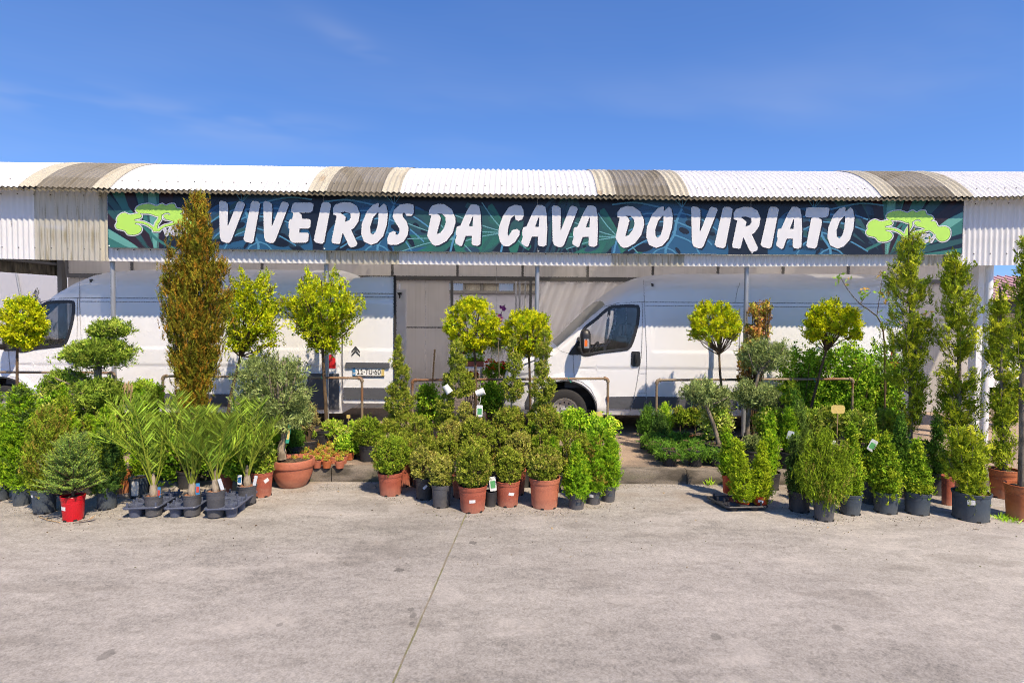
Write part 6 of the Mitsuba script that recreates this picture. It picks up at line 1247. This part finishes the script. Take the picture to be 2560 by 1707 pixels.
bed_cone('bright spruce tip left of the grey tag', None, 1972, 1150, (1950, 1996, 1018, 1120), 6.75, SPRB, n=1300, z=PLAT, prof_=CP)
# cherry branch
R = rs(); k = thing('cherry_tree', 'thin cherry tree with sparse leaves reaching left of the tall thuja', 'tree'); Yc = 7.9; pot(k, W(2215, 1000, Yc)[0], Yc, PLAT, .15, .12, .24, 'pot_black')
br = [[(2212, 1090), (2212, 900), (2208, 830), (2192, 790), (2150, 760), (2120, 725), (2102, 695)], [(2192, 790), (2198, 750), (2205, 700)], [(2208, 830), (2230, 790), (2300, 770)], [(2150, 760), (2165, 740), (2178, 730)], [(2215, 870), (2255, 830), (2318, 780)], [(2212, 950), (2170, 915), (2130, 905)]]
part(k, 'trunk', cat([tube(bspline([W(x, y, Yc) if y < 1085 else np.array([W(x, y, Yc)[0], Yc, PLAT + .1]) for x, y in c], 20), np.linspace(.013 if i == 0 else .006, .003, len(bspline([(0, 0)] * len(c), 20))), 7) for i, c in enumerate(br)]), 'bark_brown', 40)
lv = Leaves(); P0 = []
for x, y, n in ((2102, 692, 9), (2110, 705, 5), (2170, 735, 10), (2160, 728, 6), (2205, 740, 10), (2215, 725, 6), (2200, 785, 5), (2225, 755, 8), (2206, 690, 8), (2318, 780, 6), (2145, 905, 10), (2240, 800, 8), (1952, 685, 0)): P0 += [W(x + R.normal(0, 9), y + R.normal(0, 7), Yc + R.normal(0, .06)) for _ in range(n)]
P0 = np.array(P0); cl = palette(R, P0, [((.22, .33, .05), .7), ((.36, .2, .08), .3)]); d = unit(R.normal(0, 1, P0.shape) + [0, 0, -.5]); lv.quads(P0, d, unit(np.cross(d, R.normal(0, 1, P0.shape))), np.full(len(P0), .075), np.full(len(P0), .034), cl); lv.put(k, 'leaves')
# ------------------------------------------------------------------ tall thujas
def thuja(label, Y, trunk, tiers, z, n=2600, potspec=None, rt=.03, pal=THU):
    R = rs(); key = thing('thuja', label, 'conifer', 'tall thujas at the right'); pts = [W(x, y, Y) for x, y in trunk]; X = pts[-1][0]
    if potspec is not None: pot(key, X, Y, z, *potspec)
    pts[-1] = np.array([X, Y, z + .1]); zt = [(y, x0, x1) for y, x0, x1 in tiers]; m = [tube(bspline(pts[::-1], 30), np.linspace(rt, rt * .25, len(bspline(pts[::-1], 30))), 9)]
    zs = np.array([W((x0 + x1) / 2, y, Y)[2] for y, x0, x1 in tiers])[::-1]; cs = np.array([W((x0 + x1) / 2, y, Y)[0] for y, x0, x1 in tiers])[::-1]; rs_ = np.array([(x1 - x0) / 2 / (F / Y) for y, x0, x1 in tiers])[::-1]
    NB = n // 42; zz = R.uniform(zs[0], zs[-1], NB * 3); w = np.interp(zz, zs, rs_); zz = zz[R.random(len(zz)) < w / w.max() * .8 + .2][:NB]; lv = Leaves(); T_, D_ = [], []
    tr = bspline(pts[::-1], 30)
    for q in zz:
        a = R.uniform(0, math.tau); r = np.interp(q, zs, rs_) * R.uniform(.35, 1.08); cx = np.interp(q, zs, cs); tz = min(q + r * R.uniform(.3, 1.3), zs[-1] + .03); o = np.array([math.cos(a), math.sin(a) * .9, 0]); j = int(np.argmin(abs(tr[:, 2] - (q - .12)))); s = tr[j]; e = np.array([cx, Y, tz]) + o * r
        mid = (s + e) / 2 + o * r * .12 - [0, 0, .05]; cu = bspline([s, mid, e], 9); m.append(tube(cu, np.linspace(.006, .0015, len(cu)), 4, False))
        for t in range(22):
            u = R.uniform(.45, 1.0) ** .7; k_ = min(int(u * (len(cu) - 1)), len(cu) - 1); T_.append(cu[k_] + R.normal(0, .03 + .02 * r, 3)); D_.append(unit(o * .6 + [0, 0, .8] + R.normal(0, .4, 3)))
    T_, D_ = np.array(T_), np.array(D_); cl = palette(R, T_, pal, 6); sprigs(R, lv, T_, D_, 11, .105, .040, .0145, cl, cl * 1.35, 42, False, True, sag=.05); lv.put(key, 'crown'); part(key, 'trunk', cat(m), 'bark_grey', 40); return key
thuja('tallest thuja reaching up to the banner emblem', 6.9, [(2272, 560), (2276, 800), (2277, 960), (2275, 1110), (2275, 1150)], [(540, 2262, 2292), (585, 2235, 2305), (640, 2228, 2318), (700, 2215, 2318), (790, 2222, 2335), (880, 2200, 2338), (950, 2195, 2340), (1020, 2205, 2320), (1060, 2225, 2310)], PLAT, 3600, (.2, .17, .3, 'pot_black'), rt=.035)
thuja('second tall thuja just left of the white pipe post', 6.6, [(2392, 640), (2396, 800), (2398, 960), (2396, 1095), (2396, 1180)], [(622, 2368, 2398), (680, 2352, 2430), (760, 2348, 2450), (860, 2335, 2462), (950, 2330, 2462), (1040, 2325, 2455), (1095, 2340, 2450)], 0, 3600, (.2, .17, .32, 'terracotta'), rt=.036)
thuja('bushy thuja in the large blue grey pot with a white sticker', potbox(2373, 2479, 1240, 1308)[1], [(2423, 1085), (2424, 1150), (2424, 1200), (2426, 1260)], [(1070, 2400, 2450), (1110, 2370, 2462), (1150, 2352, 2488), (1195, 2362, 2480), (1235, 2390, 2460)], 0, 2100, None, rt=.014)
kk = [q for q in roots if labels.get(q, {}).get('label', '').startswith('bushy thuja')][0]; X, Y, z, rt, rb, h = potbox(2373, 2479, 1240, 1308, taper=.9); pk = pot(kk, X, Y, z, rt, rb, h, 'pot_blue', rim=.12, soil='bark_chips'); sticker(pk, X, Y, z, rt, rb, h, -38, .72, .06, .045, .1)
part(kk, 'stake', tube([[X + .02, Y, h * .8], W(2422, 1060, Y)], .008, 6), 'bark_grey')
X, Y, z, rt, rb, h = potbox(2467, 2552, 1180, 1250); thuja('golden green thuja in a square edged terracotta pot near the right edge', Y, [(2500, 715), (2502, 850), (2505, 1000), (2512, 1130), (2509, 1240)], [(706, 2494, 2508), (745, 2488, 2516), (800, 2474, 2536), (900, 2468, 2552), (980, 2470, 2560), (1080, 2472, 2545), (1140, 2478, 2540)], 0, 2400, (rt, rb, h, 'terracotta_orange'), rt=.03)
X, Y, z, rt, rb, h = potbox(2506, 2606, 1220, 1306); thuja('thuja with a twisting bare trunk in the terracotta pot cut by the right edge', Y, [(2575, 640), (2570, 800), (2556, 950), (2558, 1080), (2556, 1240)], [(590, 2556, 2580), (640, 2548, 2600), (700, 2545, 2610), (780, 2528, 2640), (880, 2530, 2650), (980, 2530, 2640)], 0, 2600, (rt, rb, h, 'terracotta_orange'), rt=.04)
k = thing('terracotta_pot', 'tall dark terracotta pot in the shade behind the large blue grey pot', 'pot'); X, Y, z, rt, rb, h = potbox(2350, 2386, 1192, 1264); pot(k, X, Y, z, rt, rb, h, 'terracotta')
# ------------------------------------------------------------------ front row, right
G6, G7 = 'bright conifers in red pots on a black tray', 'glossy box cones in blue pots'
tr = tray('black carrier tray with two red potted conifers', ((1818, 1268), (1923, 1266), .36, -10), cells=(2, 2), mat='tray_black', group=None, hz=.05)
DC = [(0, .55), (.08, .8), (.22, 1), (.42, .82), (.6, .55), (.78, .32), (.9, .16), (1, .03)]
LD2 = [(.7, -.2, .74, .5), (-.7, .1, .68, .5)]
def P3(b, z=.045): return potbox(*b, z0=z)
cone_in_pot('golden green dwarf conifer in the left red pot on the black tray', G6, P3((1839, 1877, 1242, 1262)), (1806, 1872, 1092, 1244), 'pot_scarlet', [((.25, .30, .025), .5), ((.17, .22, .022), .3), ((.31, .34, .04), .2)], n=2000, prof_=DC, stick=[(0, .5, .05, .026, .1)])
cone_in_pot('golden green dwarf conifer in the right red pot on the black tray', G6, P3((1879, 1923, 1243, 1264)), (1874, 1932, 1104, 1246), 'pot_scarlet', [((.27, .31, .025), .5), ((.18, .22, .022), .3), ((.33, .35, .04), .2)], n=1700, prof_=DC, stick=[(-22, .5, .05, .026, -.1)])
bed_cone('two tipped green conifer at the rear left of the black tray', G6, 1822, 1225, (1790, 1838, 1066, 1215), 6.15, SPRB + SPRO[:1], n=1600, z=.04, mat='pot_scarlet', r=.07, prof_=DC)
bed_cone('green conifer at the rear right of the black tray', G6, 1905, 1225, (1898, 1950, 1072, 1215), 6.1, SPRB, n=1700, z=.04, mat='pot_scarlet', r=.07, prof_=DC)
cone_in_pot('dark box cone in a black pot behind the large front conifer', G7, (1967, 2028, 1232, 1283), (1950, 2016, 1090, 1232), 'pot_black', [((.05, .075, .03), .6), ((.09, .13, .04), .4)], 'box', n=1100)
cone_in_pot('large shaggy conifer with brown lower twigs in a grey pot, nearest of the right row', 'large front conifers', (2029, 2089, 1251, 1305), (1996, 2122, 1070, 1250), 'pot_grey', [((.19, .23, .028), .50), ((.13, .17, .026), .42), ((.25, .19, .08), .08)], 'feather', n=2300, prof_=[(0, .3), (.08, .6), (.2, .9), (.38, 1), (.55, .85), (.72, .6), (.88, .32), (1, .08)], lump=.3, leaders=[(.8, -.2, .86, .6), (-.7, .1, .93, .55), (.2, -.3, .78, .6), (-1.0, -.2, .66, .5)])
BC = [(0, .62), (.1, .92), (.22, 1), (.42, .90), (.62, .66), (.8, .40), (.92, .2), (1, .04)]
BXC = [((.18, .25, .028), .42), ((.11, .17, .022), .33), ((.30, .33, .04), .25)]
cone_in_pot('glossy box cone in a blue pot right beside the large front conifer', G7, (2092, 2156, 1240, 1290), (2094, 2164, 1062, 1240), 'pot_blue', BXC, 'box', n=1500, prof_=BC)
cone_in_pot('glossy box cone in the middle blue pot under the silver tag', G7, (2178, 2249, 1235, 1287), (2164, 2258, 1082, 1236), 'pot_blue', BXC, 'box', n=1700, prof_=BC)
cone_in_pot('glossy box cone in the rightmost blue pot before the thuja trunk', G7, (2255, 2329, 1236, 1290), (2250, 2328, 1098, 1238), 'pot_blue', BXC, 'box', n=1600, prof_=BC)
cone_in_pot('shaded box cone behind the gap of the blue pots', G7, (2150, 2200, 1206, 1262), (2140, 2210, 1048, 1206), 'pot_blue', BXC[1:], 'box', n=1100, prof_=BC)
cone_in_pot('dark yew cone rising behind the two right box cones', G7, (2222, 2280, 1190, 1245), (2222, 2276, 1035, 1190), 'pot_black', [((.07, .13, .035), .6), ((.11, .18, .04), .4)], 'spruce', n=1900, prof_=BC)
cone_in_pot('shaded green cone between the right box cone and the big pot', G7, (2318, 2362, 1185, 1240), (2310, 2370, 1040, 1190), 'pot_black', [((.10, .16, .03), .6), ((.07, .11, .03), .4)], 'box', n=900, prof_=BC)
# ------------------------------------------------------------------ weeds, fallen leaves
def tuft(label, px, py, n, h, z=0.0, spread=.06, pal=LIME):
    R = rs(); k = thing('weed_tuft', label, 'weed'); g = ground(px, py, z); lv = Leaves(); p = np.tile(g, (n, 1)) + R.normal(0, spread * .4, (n, 3)) * [1, 1, 0]; d = unit(R.normal(0, .5, (n, 3)) * [1, 1, .1] + [0, 0, .9]); lv.quads(p, d, unit(np.cross(d, R.normal(0, 1, (n, 3)))), R.uniform(.4, 1.1, n) * h, np.full(n, .010), palette(R, p, pal)); labels[lv.put(k, 'blades')] = {'kind': 'stuff'}
tuft('small bright weed on the concrete beside the right edge pot', 2512, 1300, 90, .07, spread=.12); tuft('grass tuft growing at the kerb near the right tray', 1775, 1213, 26, .11); tuft('tiny weed in the kerb right of the path', 1632, 1196, 22, .06, z=.02); tuft('tiny weed at the kerb foot beside the clay bowl', 792, 1196, 16, .04)
R = rs(); k = thing('dry_twig', 'thin dry twig lying on the concrete left of the red pot', 'twig'); part(k, 'stem', tube(bspline([ground(98, 1291, .006), ground(118, 1299, .008), ground(140, 1303, .006), ground(150, 1306, .006)], 14), .004, 5), 'cane'); part(k, 'side_shoot', tube([ground(112, 1297, .008), ground(122, 1293, .01)], .003, 4), 'cane')
# crumbs of potting soil and small litter round the pots and the kerb foot
R = rs(); cv, cf, cc = [], [], []; n0 = 0; ico = trimesh.creation.icosphere(0, 1.0)
spots = [g for g in [ground(x + R.normal(0, 26), y + abs(R.normal(0, 9)) + 1) for x, y in [(976, 1243), (1060, 1252), (1104, 1272), (1182, 1285), (1270, 1270), (1361, 1276), (1441, 1276), (1484, 1263), (1521, 1257), (183, 1306), (112, 1288), (54, 1267), (267, 1277), (656, 1246), (733, 1224), (1997, 1284), (2059, 1306), (2124, 1291), (2213, 1288), (2292, 1291), (2426, 1309), (2540, 1300)] for _ in range(26)]] + [ground(x, 1211 + abs(R.normal(0, 6))) for x in R.uniform(800, 1900, 420)] + [ground(x, y) for x, y in zip(R.uniform(0, 2560, 260), R.uniform(1230, 1420, 260))]
for g in spots:
    r_ = R.uniform(.002, .0055); v = ico.vertices * r_ * R.uniform(.6, 1.3, 3) + g + [0, 0, r_ * .4]; cv.append(v); cf.append(ico.faces + n0); n0 += len(v); c = [(.05, .032, .02), (.12, .08, .05), (.22, .17, .10), (.09, .10, .03)][R.integers(4)]; cc.append(np.tile(c, (len(v), 1)))
scene['soil_crumbs'] = mikit.ply(TM(np.vstack(cv), np.vstack(cf)), 'painted', color=np.vstack(cc)); labels['soil_crumbs'] = {'label': 'crumbs of potting soil and fine litter scattered round the pots', 'category': 'litter', 'kind': 'stuff'}
R = rs(); k = thing('dry_leaf', 'curled dry leaf lying at the foot of the red pot', 'leaf'); g = ground(212, 1302, .012); v = [g + [-.09, -.03, -.008], g + [-.02, -.03, .012], g + [.06, .01, .02], g + [.075, .05, .05], g + [.0, .03, .0]]; part(k, 'blade', TM(v, [[0, 1, 4], [1, 2, 4], [2, 3, 4]]), 'cane', False)
LD = ['before the large front conifer', 'before the three small grey pots', 'right of the carrier trays', 'well in front of the large front conifer, left one', 'well in front of the large front conifer, right one', 'in front of the pale terracotta pot', 'left of the red pot', 'beside the clay bowl', 'on bare concrete between the two groups of pots', 'in front of the large blue grey pot', 'just right of the trays', 'left of the black tray, in the open', 'left of the leftmost centre ball', 'in front of the leftmost palm', 'in front of the right blue pots', 'near the kerb right of the path', 'in front of the printed grey pot']
LP = [(2002, 1273), (1440, 1303), (640, 1313), (2070, 1318), (2130, 1325), (1380, 1320), (100, 1290), (845, 1228), (1585, 1270), (2440, 1322), (560, 1300), (1740, 1300), (930, 1275), (300, 1298), (2240, 1312), (1660, 1232), (1505, 1290)]
for i, (px, py) in enumerate(LP):
    g = ground(px, py, .004); a = R.uniform(0, math.tau); u = np.array([math.cos(a), math.sin(a), .15]); w = np.array([-math.sin(a), math.cos(a), .1]); L = R.uniform(.012, .024); key = thing('fallen_leaf', 'small dry brown leaf lying %s' % LD[i], 'leaf', 'small dry leaves scattered on the concrete'); part(key, 'blade', TM([g - u * L, g + w * L * .45 + [0, 0, .005], g + u * L, g - w * L * .45 + [0, 0, .003]], [[0, 1, 2], [0, 2, 3]]), 'cane' if i % 2 else 'bark_brown', False)
# ------------------------------------------------------------------ wood on the hill
R = np.random.default_rng(5); lv = Leaves(); n = 9000; x = R.uniform(20, 220, n); y = R.uniform(165, 240, n); zz = 24 * np.exp(-((x - 110) / 75) ** 2) * np.clip((y - 150) / 60, 0, 1); p = np.stack([x, y, zz + R.uniform(0, 3.5, n)], -1); d = unit(R.normal(0, 1, (n, 3)) + [0, -.2, .6]); lv.quads(p, d, unit(np.cross(d, R.normal(0, 1, (n, 3)))), R.uniform(1.6, 3.2, n), R.uniform(1.2, 2.4, n), palette(R, p, [((.10, .16, .03), .5), ((.16, .22, .04), .3), ((.06, .10, .025), .2)], .05))
scene['hill_wood'] = mikit.ply(TM(np.vstack(lv.v), np.vstack(lv.f)), 'leaf', color=np.vstack(lv.c)); labels['hill_wood'] = {'label': 'distant green wood covering the hill at the right edge', 'category': 'wood', 'kind': 'stuff'}
